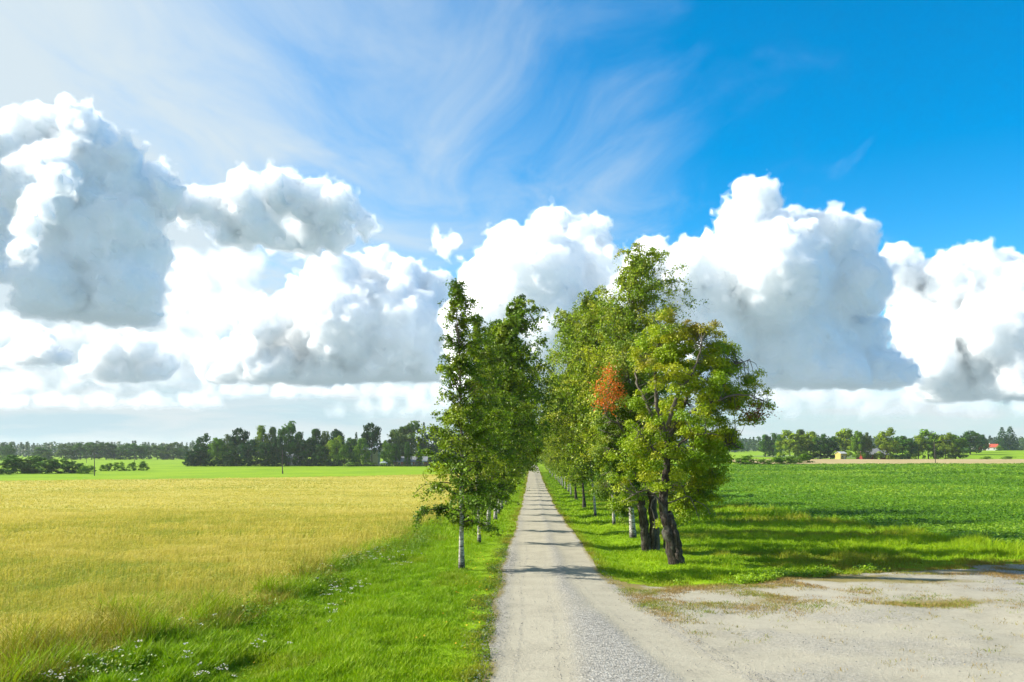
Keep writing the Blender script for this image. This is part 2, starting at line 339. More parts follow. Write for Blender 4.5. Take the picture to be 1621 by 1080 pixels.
# ================================================================ ground cover
rs = np.random.default_rng(11)
def scatter(x0, x1, y0, y1, dens, keep):
    """random points, density per m2 as a number or function of (x, y)"""
    mx = dens if not callable(dens) else dens(np.array([0.]), np.array([float(y0)])).max()
    n = int((x1-x0)*(y1-y0)*mx)
    x = rs.uniform(x0, x1, n); y = rs.uniform(y0, y1, n)
    k = keep(x, y) & in_view(x, y)
    x, y = x[k], y[k]
    if callable(dens):
        k = rs.uniform(0, mx, len(x)) < dens(x, y); x, y = x[k], y[k]
    return x, y
def in_view(x, y): return (x > -.72*y-7) & (x < .68*y+8) & (y > 13)
def blades(x, y, h, w, lean, col, tip=1.15, zo=-.02, wind=.12):
    """grass blades of two segments; lean is how far the tip swings sideways (share of h)"""
    n = len(x); z = G(x, y)+zo
    a = rs.uniform(0, 2*np.pi, n); dx, dy = np.cos(a)*w/2, np.sin(a)*w/2
    b = rs.uniform(0, 2*np.pi, n); lx = np.cos(b)*lean*h+wind*h*lean; ly = np.sin(b)*lean*h
    P = np.column_stack((x, y, z)); D = np.column_stack((dx, dy, 0*dx))
    m = np.column_stack((lx*.3, ly*.3, h*.6)); t = np.column_stack((lx, ly, h))
    v = np.stack((P-D, P+D, P+m+D*.75, P+m-D*.75, P+t+D*.15, P+t-D*.15), 1).reshape(-1, 3)
    o = np.arange(n)[:, None]*6
    f = np.stack((o+np.array([0, 1, 2, 3]), o+np.array([3, 2, 4, 5])), 1).reshape(-1, 4)
    k = np.array([1, 1, 1, 1, tip, tip])
    c = (col[:, None, :]*k[None, :, None]).reshape(-1, 3)
    return v, f, c
def join(*parts):
    vs, fs, cs, o = [], [], [], 0
    for v, f, c in parts:
        vs.append(v); fs.append(f+o); cs.append(c); o += len(v)
    return np.vstack(vs), np.vstack(fs), np.vstack(cs)
def leaves_flat(P, N, s, asp, col, rng=rs):
    """one rhombic leaf per point: normal N, length s, width s*asp"""
    n = len(P)
    t = rng.normal(size=(n, 3)); t -= (t*N).sum(1, keepdims=True)*N; t /= np.linalg.norm(t, axis=1, keepdims=True)+1e-9
    b = np.cross(N, t); s = np.broadcast_to(s, n)[:, None]
    v = np.stack((P-t*s*.5, P+b*s*asp*.5-t*s*.05, P+t*s*.5, P-b*s*asp*.5-t*s*.05), 1).reshape(-1, 3)
    f = (np.arange(n)[:, None]*4+np.arange(4))
    return v, f, np.repeat(col, 4, 0)
def unit(v): return v/(np.linalg.norm(v, axis=-1, keepdims=True)+1e-9)
def pick(cols, f):
    """interpolate a list of colours by f in 0..1"""
    cols = np.array(cols); q = np.clip(f, 0, 1)*(len(cols)-1); i = np.minimum(q.astype(int), len(cols)-2); t = (q-i)[:, None]
    return cols[i]*(1-t)+cols[i+1]*t
GREENS = [(.12, .25, .003), (.24, .41, .004), (.35, .49, .006), (.46, .52, .015)]
def grass_part(x0, x1, y0, y1, dens, keep, h, w, dry=lambda x, y: 0*x, seed=0, hmul=lambda x, y: 1+0*x):
    x, y = scatter(x0, x1, y0, y1, dens, keep)
    n = len(x); clump = fbm(x*1.1, y*.7, 71+seed); broad = fbm(x*.13, y*.1, 73+seed)
    hh = h*(.3+1.35*sstep(.22, .78, clump))*rs.uniform(.6, 1.25, n)*hmul(x, y)
    c = pick(GREENS, .15+.5*(broad-.25)+.55*(clump-.3)*.9+rs.normal(0, .12, n))
    d = np.clip(dry(x, y)+rs.normal(0, .12, n), 0, 1)[:, None]
    c = c*(1-d)+pick([(.24, .23, .02), (.34, .22, .04), (.27, .15, .035)], rs.uniform(0, 1, n))*d
    return blades(x, y, hh, w, rs.uniform(.2, .75, n), c*rs.uniform(.8, 1.2, (n, 1)))
L_KEEP = lambda x, y: (x > grain_edge(y)-.3) & (x < road_l(y)+.12+.25*(fbm(x*2, y*1.5, 81)-.6))
R_KEEP = lambda x, y: (x > road_r(y)-.1-.25*(fbm(x*2, y*1.5, 83)-.6)) & ~in_crop(x, y) & ~((x > 2.6) & (y < lot_edge(x)-.15-1.2*(fbm(x*.9, y*.9, 85)-.45)))
edge_l = lambda x, y: sstep(1.3, .1, road_l(y)-x)*1.15*fbm(x*.5, y*.25, 87)+.25*sstep(.62, .75, fbm(x*.3, y*.2, 86))
edge_r = lambda x, y: np.maximum(sstep(1.0, 0, x-road_r(y))*.9, sstep(3.0, 0, y-lot_edge(x))*1.25*(x > 3))*fbm(x*.6, y*.5, 89)*1.1+.5*sstep(.5, .68, fbm(x*.12, y*.3, 88))*(x > 9)
vis = lambda k: (lambda x, y: k*np.clip(26/np.maximum(y, 16), .0, 1.2)**1.7)
short_l = lambda x, y: lerp(1.0, .45, sstep(-4.2, -2.0, x))*lerp(1, 1.5, sstep(-7.6, -9.2, x))
parts_l = [grass_part(-11.5, 0, 14, 60, vis(680), L_KEEP, .19, .024, edge_l, 0, short_l), grass_part(-11.5, 0, 60, 150, 60, L_KEEP, .24, .05, edge_l, 0, short_l),
           grass_part(-11.5, 0, 150, 330, 14, L_KEEP, .4, .12, edge_l, 0, short_l)]
parts_l.append(grass_part(-13, -7, 14, 120, vis(170), lambda x, y: (x > grain_edge(y)-1.6*fbm(x*.3, y*.3, 99)) & (x < grain_edge(y)+.9), .5, .02, lambda x, y: .1+.65*sstep(.42, .60, fbm(x*.4, y*.25, 98)), 0, lambda x, y: .8+.4*fbm(x*.6, y*.6, 94)))
parts_l.append(grass_part(-15, -8, 14, 44, vis(150), lambda x, y: (x < grain_edge(y)) & (x > grain_edge(y)-3.6*sstep(46, 20, y)*fbm(x*.35, y*.3, 79)*1.5), .6, .022, lambda x, y: .1+.6*sstep(.45, .62, fbm(x*.5, y*.4, 78)), 2, lambda x, y: .85+.4*fbm(x*.6, y*.6, 94)))
tag(link('roadside_grass', npmesh('roadside_grass', *join(*parts_l)), mat=M_BLADE), 'tall fresh green grass on the verge and ditch between the grain and the gravel road', 'grass', kind='stuff')
near_r = lambda x, y: lerp(.55, 1.0, sstep(8, 14, x))*lerp(.5, 1, sstep(0, 4, y-lot_edge(x)))*lerp(1, 1.5, sstep(5, 0, crop_edge(y)-x))
parts_r = [grass_part(2.5, 46, 30, 75, vis(420), R_KEEP, .26, .028, edge_r, 5, near_r), grass_part(2.5, 34, 75, 170, 30, R_KEEP, .34, .07, edge_r, 5, near_r), grass_part(2.5, 16, 170, 330, 12, R_KEEP, .4, .12, edge_r, 5, near_r)]
tag(link('meadow_grass', npmesh('meadow_grass', *join(*parts_r)), mat=M_BLADE), 'short green and yellowing grass under the right hand trees beside the gravel lot', 'grass', kind='stuff')
# sparse dry weeds standing in the lot
def lot_dry(x, y): return 66*sstep(.47, .62, fbm(x*.45, y*.7, 57))*sstep(9, .5, lot_edge(x)-y)+.7+70*np.exp(-((x-14.8)/3.2)**2-((y-28.9)/.7)**2)*sstep(.4, .6, fbm(x*.9, y*1.4, 58))+42*np.exp(-((x-road_r(y)-.6)/.45)**2)*sstep(.4, .6, fbm(x*.8, y*.5, 59))*sstep(21, 26, y)
x, y = scatter(2.4, 30, 17, 44, 90, lambda x, y: (x > road_r(y)-.1) & (y < lot_edge(x)+.3))
k = rs.uniform(0, 90, len(x)) < lot_dry(x, y); x, y = x[k], y[k]
xx = np.repeat(x, 12)+rs.normal(0, .13, len(x)*12); yy = np.repeat(y, 12)+rs.normal(0, .16, len(x)*12); n = len(xx)
c = pick([(.18, .28, .015), (.3, .29, .05), (.42, .30, .10), (.34, .21, .08)], np.repeat(np.clip(fbm(x*.5, y*.5, 90)*1.5-.2+rs.normal(0, .2, len(x)), 0, 1), 12)+rs.normal(0, .1, n))
tag(link('dry_weeds', npmesh('dry_weeds', *blades(xx, yy, rs.uniform(.02, .09, n), .016, rs.uniform(.5, 1.6, n), c, zo=.03)), mat=M_BLADE), 'sparse brown and green weeds growing through the gravel lot', 'weeds', kind='stuff')
# broad leaved weeds along the lot's rim and at the road's edges
def weedpatch(x, y, h, s, col):
    n = len(x); m = 10
    P = np.column_stack((np.repeat(x, m), np.repeat(y, m), np.repeat(G(x, y), m)))+np.column_stack((rs.normal(0, .12, n*m), rs.normal(0, .12, n*m), rs.uniform(.03, 1, n*m)*np.repeat(h, m)))
    Nn = unit(rs.normal(0, .55, (n*m, 3))+np.array((-.2, -.1, 1)))
    return leaves_flat(P, Nn, rs.uniform(.6, 1.2, n*m)*s, .6, np.repeat(col, m, 0)*rs.uniform(.75, 1.2, (n*m, 1)))
x = rs.uniform(6, 17, 900); y = lot_edge(x)+np.abs(rs.normal(0, .9, 900)); k = fbm(x*.4, y*.2, 91) > .47; x, y = x[k], y[k]
w1 = weedpatch(x, y, rs.uniform(.12, .4, len(x)), .11, pick(GREENS[:3], rs.uniform(.2, .9, len(x))))
y = rs.uniform(17, 60, 900); x = road_l(y)-np.abs(rs.normal(.15, .3, 900)); k = fbm(y*.9, x, 93) > .5; x, y = x[k], y[k]
w2 = weedpatch(x, y, rs.uniform(.06, .22, len(x)), .07, pick([(.04, .12, .006), (.1, .2, .01), (.2, .18, .02)], rs.uniform(0, 1, len(x))))
y = rs.uniform(17, 75, 1800); x = grain_edge(y)+rs.normal(.9, .7, 1800); k = fbm(x*.5, y*.35, 95) > .5; x, y = x[k], y[k]
w3 = weedpatch(x, y, rs.uniform(.3, .8, len(x)), .085, pick([(.12, .26, .006), (.2, .34, .008), (.3, .34, .02)], rs.uniform(0, 1, len(x))))
tag(link('broadleaf_weeds', npmesh('broadleaf_weeds', *join(w1, w2, w3)), mat=M_LEAF), 'leafy green weeds along the edges of the grain, the road and the lot', 'weeds', kind='stuff')
# wild flowers: white umbels in the ditch, a few yellow heads
x, y = scatter(-10.5, -6.2, 16, 48, 3.2, lambda x, y: (fbm(x*.7, y*.5, 97) > .56) & (x > grain_edge(y)))
m = 7; n = len(x); top = G(x, y)+rs.uniform(.3, .62, n)
P = np.column_stack((np.repeat(x, m)+rs.normal(0, .05, n*m), np.repeat(y, m)+rs.normal(0, .05, n*m), np.repeat(top, m)+rs.normal(0, .012, n*m)))
fw = leaves_flat(P, unit(rs.normal(0, .25, (n*m, 3))+np.array((0, -.2, 1))), .045, .9, np.repeat(pick([(.72, .72, .66), (.68, .6, .5), (.75, .74, .7)], rs.uniform(0, 1, n)), m, 0))
x2 = np.concatenate((rs.uniform(-3.2, -1.5, 60), rs.uniform(-10, -7, 25))); y2 = rs.uniform(17, 45, 85)
P2 = np.column_stack((x2, y2, G(x2, y2)+rs.uniform(.1, .35, 85)))
fy = leaves_flat(P2, unit(rs.normal(0, .3, (85, 3))+np.array((0, -.3, 1))), .07, .9, np.tile((.75, .45, .02), (85, 1)))
stem = blades(x, y, top-G(x, y), .012, np.full(n, .02), np.tile((.1, .2, .02), (n, 1)), wind=0)
tag(link('wildflowers', npmesh('wildflowers', *join(fw, fy, stem)), mat=M_LEAF), 'white and yellow wild flowers dotted through the ditch grass', 'flowers', kind='stuff')
# loose stones
def stones(x, y, s, zo):
    n = len(x); P = np.column_stack((x, y, G(x, y)+zo))
    o6 = np.array([(1, 0, 0), (0, 1, 0), (-1, 0, 0), (0, -1, 0), (0, 0, .7), (0, 0, -.5)])
    a = rs.uniform(0, 6.28, n); ca, sa = np.cos(a), np.sin(a)
    q = o6[None]*(1+rs.uniform(-.3, .3, (n, 6, 1)))*s[:, None, None]
    q = np.stack((q[..., 0]*ca[:, None]-q[..., 1]*sa[:, None], q[..., 0]*sa[:, None]+q[..., 1]*ca[:, None], q[..., 2]), -1)+P[:, None]
    tri = np.array([(0, 1, 4), (1, 2, 4), (2, 3, 4), (3, 0, 4), (1, 0, 5), (2, 1, 5), (3, 2, 5), (0, 3, 5)])
    f = (np.arange(n)[:, None, None]*6+tri).reshape(-1, 3)
    return q.reshape(-1, 3), f, np.repeat(pick([(.10, .10, .095), (.24, .235, .22), (.36, .34, .3), (.54, .51, .45)], rs.beta(2, 2, n)), 6, 0)
x, y = scatter(-2.5, 6.5, 15, 48, 190, lambda x, y: (x > road_l(y)-.2) & (x < road_r(y)+.3))
k = rs.uniform(0, 1, len(x)) < road_col(x, y)[:, 1]**1.6*np.clip(26/y, 0, 1.2)**1.5+.02; x, y = x[k], y[k]
s1 = stones(x, y, rs.uniform(.008, .022, len(x)), .07)
x, y = scatter(3, 28, 15, 44, 70, lambda x, y: (x > road_r(y)) & (y < lot_edge(x)))
k = rs.uniform(0, 1, len(x)) < lot_col(x, y)[:, 1]**1.3*np.clip(26/y, 0, 1.2)*.6+.012; x, y = x[k], y[k]
s2 = stones(x, y, .008+.03*rs.beta(1.2, 4, len(x)), .032)
tag(link('gravel_stones', npmesh('gravel_stones', *join(s1, s2)), mat=M_STONE), 'loose grey and pale stones lying on the road and the lot', 'gravel', kind='stuff')
# grain: stalks with drooping ears
def stalks(x, y, h, w, ear, seed):
    n = len(x); z = G(x, y)
    br = fbm(x*.035, y*.1, 101); fine = fbm(x*.5, y*.5, 103)
    q = .5+1.0*(br-.5)+.9*(fine-.5)+rs.normal(0, .22, n)
    c = pick([(.30, .38, .045), (.51, .48, .075), (.64, .56, .11), (.74, .67, .21)], q)
    a = rs.uniform(0, 6.28, n); D = np.column_stack((np.cos(a), np.sin(a), 0*a))*w[:, None]/2
    hh = h*(.8+.4*fine)*rs.uniform(.88, 1.1, n)*lerp(.5, 1, sstep(0, 3.0, grain_edge(y)-x))
    b = rs.uniform(0, 6.28, n); lx = .12*np.cos(b)+.12; ly = .12*np.sin(b)
    P = np.column_stack((x, y, z)); A = P+np.column_stack((lx*.5, ly*.5, 0*lx))*hh[:, None]+np.column_stack((0*lx, 0*lx, hh*.74)); A0 = lerp(P, A, .25)
    T = A+np.column_stack((lx*1.3, ly*1.3, .2+0*lx))*ear[:, None]*1.6
    v = np.stack((A0-D*.35, A0+D*.35, A+D*.6, A-D*.6, T+D*.9, T-D*.9), 1)
    tip = T+np.column_stack((lx*2.2, ly*2.2, -.25+.3*rs.uniform(size=n)))*ear[:, None]
    v = np.concatenate((v, tip[:, None]+D[:, None]*.2, tip[:, None]-D[:, None]*.2), 1).reshape(-1, 3)
    o = np.arange(n)[:, None]*8
    f = np.stack((o+np.array([0, 1, 2, 3]), o+np.array([3, 2, 4, 5]), o+np.array([5, 4, 6, 7])), 1).reshape(-1, 4)
    k = np.array([.95, .95, .95, .95, 1.05, 1.05, 1.08, 1.08])
    return v, f, (c[:, None]*k[None, :, None]).reshape(-1, 3)
gr = []
for y0, y1, de, w, ear in ((14, 30, 230, .016, .15), (30, 50, 120, .024, .17), (50, 90, 42, .045, .2), (90, 150, 12, .09, .24), (150, 295, 3.2, .2, .3)):
    x, y = scatter(-.72*y1-7, -8.5, y0, y1, de, in_grain)
    k = (fbm(x*.22, y*.3, 107) > .36) | (rs.uniform(size=len(x)) > .5); x, y = x[k], y[k]      # thin spots in the stand
    gr.append(stalks(x, y, .86, np.full(len(x), w)*rs.uniform(.7, 1.3, len(x)), np.full(len(x), ear), 0))
tag(link('grain_stalks', npmesh('grain_stalks', *join(*gr)), mat=M_STRAW), 'dense golden grain with drooping ripe ears filling the left field', 'grain', kind='stuff')
# leafy crop
def crop(x, y, m, r, h, s):
    n = len(x)
    hh = h*(.6+.8*fbm(x*.3, y*.3, 111)); z = G(x, y)
    P = np.column_stack((np.repeat(x, m), np.repeat(y, m), np.repeat(z, m)))
    a = rs.uniform(0, 6.28, n*m); rr = rs.uniform(.2, 1, n*m)*r
    P = P+np.column_stack((np.cos(a)*rr, np.sin(a)*rr, rs.uniform(.35, 1, n*m)*np.repeat(hh, m)))
    Nn = unit(np.column_stack((np.cos(a)*.5-.1, np.sin(a)*.5, np.full(n*m, 1.0)))+rs.normal(0, .35, (n*m, 3)))
    c = pick([(.06, .15, .004), (.125, .27, .005), (.20, .36, .009), (.32, .46, .035)], np.repeat(.5+1.2*(fbm(x*.05, y*.08, 113)-.5)+rs.normal(0, .15, n), m)+rs.normal(0, .15, n*m))
    return leaves_flat(P, Nn, rs.uniform(.7, 1.3, n*m)*s, .62, c)
cr = []
for y0, y1, de, m, r, s in ((43, 70, 7, 9, .18, .155), (70, 120, 3.8, 9, .28, .20), (120, 200, 1.3, 10, .5, .30), (200, 306, .5, 11, .85, .46)):
    x, y = scatter(10, .68*y1+4, y0, y1, de, in_crop)
    cr.append(crop(x, y, m, r, .48, s))
tag(link('leafy_crop', npmesh('leafy_crop', *join(*cr)), mat=M_LEAF), 'low leafy green crop covering the right field', 'crop', kind='stuff')
# ================================================================ trees
def tube(pts, rad, n=8, twist=None, lump=0, rng=None):
    """tapered tube of n-sided rings along a polyline"""
    pts = np.asarray(pts, float); rad = np.asarray(rad, float)
    T = np.gradient(pts, axis=0); T = unit(T)
    ref = np.array((0., 1., 0.)); A = unit(np.cross(T, ref)+1e-6); B = np.cross(T, A)
    th = np.linspace(0, 2*np.pi, n, endpoint=False)
    rr = np.repeat(rad[:, None], n, 1)
    if lump:
        ph = rng.uniform(0, 6.28, 3)
        rr = rr*(1+lump*(np.sin(2*th+ph[0])+.7*np.sin(3*th+ph[1])+.5*np.sin(5*th+ph[2]))[None]*np.linspace(1, .4, len(rad))[:, None])
    v = pts[:, None]+rr[..., None]*(np.cos(th)[None, :, None]*A[:, None]+np.sin(th)[None, :, None]*B[:, None])
    m = len(pts); i = np.arange(m*n).reshape(m, n); j = np.roll(i, -1, 1)
    f = np.stack((i[:-1], j[:-1], j[1:], i[1:]), -1).reshape(-1, 4)
    cap = np.array([[i[-1, 0], i[-1, 1], i[-1, 2], i[-1, min(3, n-1)]]]) if n > 3 else np.empty((0, 4), int)
    return v.reshape(-1, 3), np.vstack((f, cap)), np.zeros((m*n, 3))
def curve(pts, n):
    """smooth resample of a polyline (Catmull-Rom)"""
    p = np.asarray(pts, float); p = np.vstack((2*p[0]-p[1], p, 2*p[-1]-p[-2])); m = len(p)-3
    t = np.linspace(0, m-1e-6, n); i = t.astype(int); t = (t-i)[:, None]
    a, b, c, d = p[i], p[i+1], p[i+2], p[i+3]
    return .5*(2*b+(c-a)*t+(2*a-5*b+4*c-d)*t*t+(3*b-a-3*c+d)*t**3)
M_TWIG = mat('twig_bark', (.085, .06, .045), .85, .25, 5)
def bark2(me, nst):
    me.materials.append(M_BIRCH); me.materials.append(M_TWIG)
    me.polygons.foreach_set('material_index', (np.arange(len(me.polygons)) >= nst).astype(np.int32)); return me
M_LIMB = mat('grey_limb', (.15, .13, .105), .9, .45, 4)
def bark3(me, nst):
    me.materials.append(M_BARK); me.materials.append(M_LIMB)
    me.polygons.foreach_set('material_index', (np.arange(len(me.polygons)) >= nst).astype(np.int32)); return me
def birch(H, rmax, base, seed, nleaf, leaf, cols, r0=.15, nb=64, lean=(0, 0), wind=.35, peak=.3, open_=0.5, trunk_mat=None, thin=1.0, bend=0.0, prof=(.5, .8, 1, .66, .36, .1)):
    """birch: white stem, ascending limbs whose ends hang and blow to the right; returns two meshes"""
    rng = np.random.default_rng(seed)
    t = np.linspace(0, 1, 12)
    wob = np.cumsum(rng.normal(0, .010*H, (12, 2)), 0)*t[:, None]
    tr = np.column_stack((lean[0]*t**1.2+wob[:, 0]+bend*t**4, lean[1]*t+wob[:, 1], H*t))
    rad = r0*(1-t)**1.15+.012; rad[0] *= 1.35
    wood = [tube(curve(tr, 24), np.interp(np.linspace(0, 1, 24), t, rad), 10, lump=.05, rng=rng)]
    nst = len(wood[0][1]); P, C = [], []
    tint_b = pick(cols, rng.uniform(0, 1, nb))
    for k in range(nb):
        s = base+(1-base)*((k+rng.uniform(0, 1))/nb)**.92*.985
        q = (s-base)/(1-base)
        prof_ = np.interp(q, [0, .08, peak, .6, .85, 1], prof)*rng.uniform(.6, 1.15)
        Lb = rmax*prof_
        az = k*2.399+rng.normal(0, .4); el = lerp(.45, 1.15, q)+rng.normal(0, .15)
        o = np.array([np.interp(s, t, tr[:, i]) for i in range(3)])
        d = np.array((np.cos(az)*np.cos(el), np.sin(az)*np.cos(el), np.sin(el)))
        u = np.linspace(0, 1, 7)[:, None]
        droop = lerp(.55, .25, q)
        br = o+d*u*Lb*1.25+np.array((wind*Lb, 0, -droop*Lb))*u**2.2+np.cumsum(rng.normal(0, .03*Lb, (7, 3)), 0)*u
        rb = np.interp(s, t, rad)*.42
        wood.append(tube(br, np.linspace(max(rb, .008)*1.0, .006, 7), 5))
        # twigs
        nt_ = int(5+Lb*2.2); w = rng.uniform(.35, 1.25)
        nl = max(8, int(nleaf/nb*prof_*w*1.5/nt_))
        for j in range(nt_):
            a = rng.uniform(.12, 1.0); p0 = np.array([np.interp(a, u[:, 0], br[:, i]) for i in range(3)])
            az2 = rng.uniform(0, 6.28); lt = Lb*rng.uniform(.14, .36)+.15
            d2 = np.array((np.cos(az2), np.sin(az2), rng.uniform(-.2, .7)))
            uu = rng.uniform(0, 1, nl)[:, None]
            pp = p0+d2*uu*lt+np.array((wind*lt, 0, -rng.uniform(.5, 1.3)*lt))*uu**2+rng.normal(0, .05+.05*lt, (nl, 3))
            P.append(pp); C.append(np.tile(tint_b[k], (nl, 1))*rng.uniform(.85, 1.15))
            if j % 2 == 0 and thin > .5:
                e = np.linspace(0, 1, 4)[:, None]
                wood.append(tube(p0+d2*e*lt+np.array((wind*lt, 0, -.9*lt))*e**2, np.linspace(.007, .004, 4), 3))
    P = np.vstack(P); C = np.vstack(C)
    n = len(P)
    # gaps: drop leaves where a coarse 3D noise is low
    gq = vnoise(P[:, 0]*1.3+P[:, 2]*.9, P[:, 1]*1.3-P[:, 2]*.7, seed)*.6+vnoise(P[:, 0]*.6+40, P[:, 2]*.8, seed+1)*.4
    keep = gq > (open_-.5)*.8+.24
    P, C = P[keep], C[keep]; n = len(P)
    ax = np.column_stack([np.interp(P[:, 2], tr[:, 2], tr[:, i]) for i in range(2)]+[P[:, 2]-.8])
    Nn = unit(unit(P-ax)*.55+rng.normal(0, .75, (n, 3))+np.array((-.15, 0, .35)))
    cm = leaves_flat(P, Nn, rng.uniform(.7, 1.3, n)*leaf, .78, C*rng.uniform(.5, 1.5, (n, 1)), rng)
    return npmesh('crown', *cm), bark2(npmesh('trunk', *join(*wood)[:2], smooth=True), nst)
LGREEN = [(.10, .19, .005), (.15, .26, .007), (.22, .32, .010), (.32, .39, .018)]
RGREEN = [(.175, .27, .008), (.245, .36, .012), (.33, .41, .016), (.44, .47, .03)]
def plant_tree(name, loc, crown, trunk, rz=0, s=1.0, label=None, cat='tree', group=None, cm=None, tm=None, sz=None):
    o = empty(name, loc, rz); o.scale = (s, s, sz or s)
    tag(o, label, cat, group)
    a = link('trunk', trunk, o, tm); b = link('crown', crown, o, cm)
    return o, b
def copy_tree(src, name, loc, rz, s, label, group=None, sz=None, cat='tree'):
    o = src.copy(); COL.objects.link(o); o.location = loc; o.rotation_euler.z = rz; o.scale = (s, s, sz or s); o.name = name
    o['label'] = label; o['category'] = cat
    if group: o['group'] = group
    for ch in src.children:
        c = ch.copy(); COL.objects.link(c); c.parent = o
    return o
def gp(x, y, dz=0): return (x, y, float(G(x, y))+dz)
LG = 'birches along the left side of the gravel road'; RG = 'trees along the right side of the gravel road'
# --- left row ------------------------------------------------------
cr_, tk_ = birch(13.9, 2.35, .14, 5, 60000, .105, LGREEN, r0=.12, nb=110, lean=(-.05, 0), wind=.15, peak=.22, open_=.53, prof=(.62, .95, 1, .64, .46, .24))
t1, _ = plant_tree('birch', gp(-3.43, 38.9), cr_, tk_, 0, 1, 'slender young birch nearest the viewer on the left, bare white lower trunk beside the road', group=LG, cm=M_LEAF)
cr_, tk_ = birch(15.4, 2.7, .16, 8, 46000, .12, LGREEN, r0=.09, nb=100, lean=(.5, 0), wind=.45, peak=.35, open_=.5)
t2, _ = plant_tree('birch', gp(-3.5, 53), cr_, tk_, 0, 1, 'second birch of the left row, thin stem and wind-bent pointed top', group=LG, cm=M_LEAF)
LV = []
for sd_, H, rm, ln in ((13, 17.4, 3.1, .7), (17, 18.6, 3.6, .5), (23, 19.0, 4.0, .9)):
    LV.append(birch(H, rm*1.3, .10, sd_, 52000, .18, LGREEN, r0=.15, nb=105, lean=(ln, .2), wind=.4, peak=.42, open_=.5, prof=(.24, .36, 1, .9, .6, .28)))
lab = {2: 'third birch of the left row, counted from the viewer', 3: 'fourth birch of the left row, counted from the viewer', 4: 'fifth birch of the left row, thin white stem between two thicker ones',
       5: 'sixth birch of the left row, dark stout trunk', 6: 'seventh birch of the left row, last with its trunk standing clear'}
lx_ = [-3.6, -3.6, -3.8, -4.0, -3.8]; ly_ = [65.3, 78.4, 90.5, 105, 117]
ys_ = ly_+[130+12.6*i for i in range(26)]
src = {}
for i, yy in enumerate(ys_):
    k = i % 3; x = lx_[i] if i < 5 else -4.0+rs.normal(0, .2); s = rs.uniform(.94, 1.06)*(1.0 if i < 5 else .98)
    lb = lab.get(i+2, 'birch far down the left row, merged with its neighbours above the gravel road')
    if k not in src:
        src[k], _ = plant_tree('birch', gp(x, yy), LV[k][0], LV[k][1], rs.uniform(-.5, .5), s, lb, group=LG, cm=M_LEAF)
    else: copy_tree(src[k], 'birch', gp(x, yy), rs.uniform(-.7, .7), s, lb, LG)
# --- right row -----------------------------------------------------
RV = []
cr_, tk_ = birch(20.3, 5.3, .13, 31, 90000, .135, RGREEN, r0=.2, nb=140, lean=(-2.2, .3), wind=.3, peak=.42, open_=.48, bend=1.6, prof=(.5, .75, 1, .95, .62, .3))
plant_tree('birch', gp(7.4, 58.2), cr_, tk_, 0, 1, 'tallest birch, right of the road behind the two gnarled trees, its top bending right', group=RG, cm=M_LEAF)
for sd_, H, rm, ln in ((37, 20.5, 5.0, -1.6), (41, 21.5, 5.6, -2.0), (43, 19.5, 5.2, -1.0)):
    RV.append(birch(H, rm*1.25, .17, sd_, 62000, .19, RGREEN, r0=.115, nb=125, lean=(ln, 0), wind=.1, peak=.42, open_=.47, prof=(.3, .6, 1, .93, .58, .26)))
rlab = {0: 'birch with drooping branches hiding its white trunk, first behind the tallest birch on the right', 1: 'birch on the right of the road with a clear slim white trunk foot',
        2: 'birch on the right of the road with a short thick black trunk foot', 3: 'birch on the right of the road just behind the black footed trunk'}
blackfoot = []
rx_ = [7.6, 7.1, 7.2, 7.4]; ry_ = [73.5, 89, 109, 133]
ys_ = ry_+[148+12.8*i for i in range(24)]
src = {}
for i, yy in enumerate(ys_):
    k = i % 3; x = rx_[i] if i < 4 else 7.3+rs.normal(0, .25); s = (1.0, 1.02, .95, .95)[i] if i < 4 else rs.uniform(.84, .96)
    lb = rlab.get(i, 'birch far down the right row, merged with its neighbours above the gravel road')
    if k not in src:
        o, _ = src[k], _ = plant_tree('birch', gp(x, yy), RV[k][0], RV[k][1], rs.uniform(-.3, .3), s, lb, group=RG, cm=M_LEAF)
    else:
        o = copy_tree(src[k], 'birch', gp(x, yy), rs.uniform(-.6, .6), s, lb, RG)
    if i in (2, 3): blackfoot.append(o)
for o in blackfoot:
    for ch in o.children:
        if ch.name.startswith('trunk'):
            ch.data = ch.data.copy(); ch.data.materials[0] = M_BARK
            for v in ch.data.vertices[:240]:          # the stem's own rings: a stouter foot
                k = 1+.9*max(0, 1-v.co.z/5); v.co.x *= k; v.co.y *= k
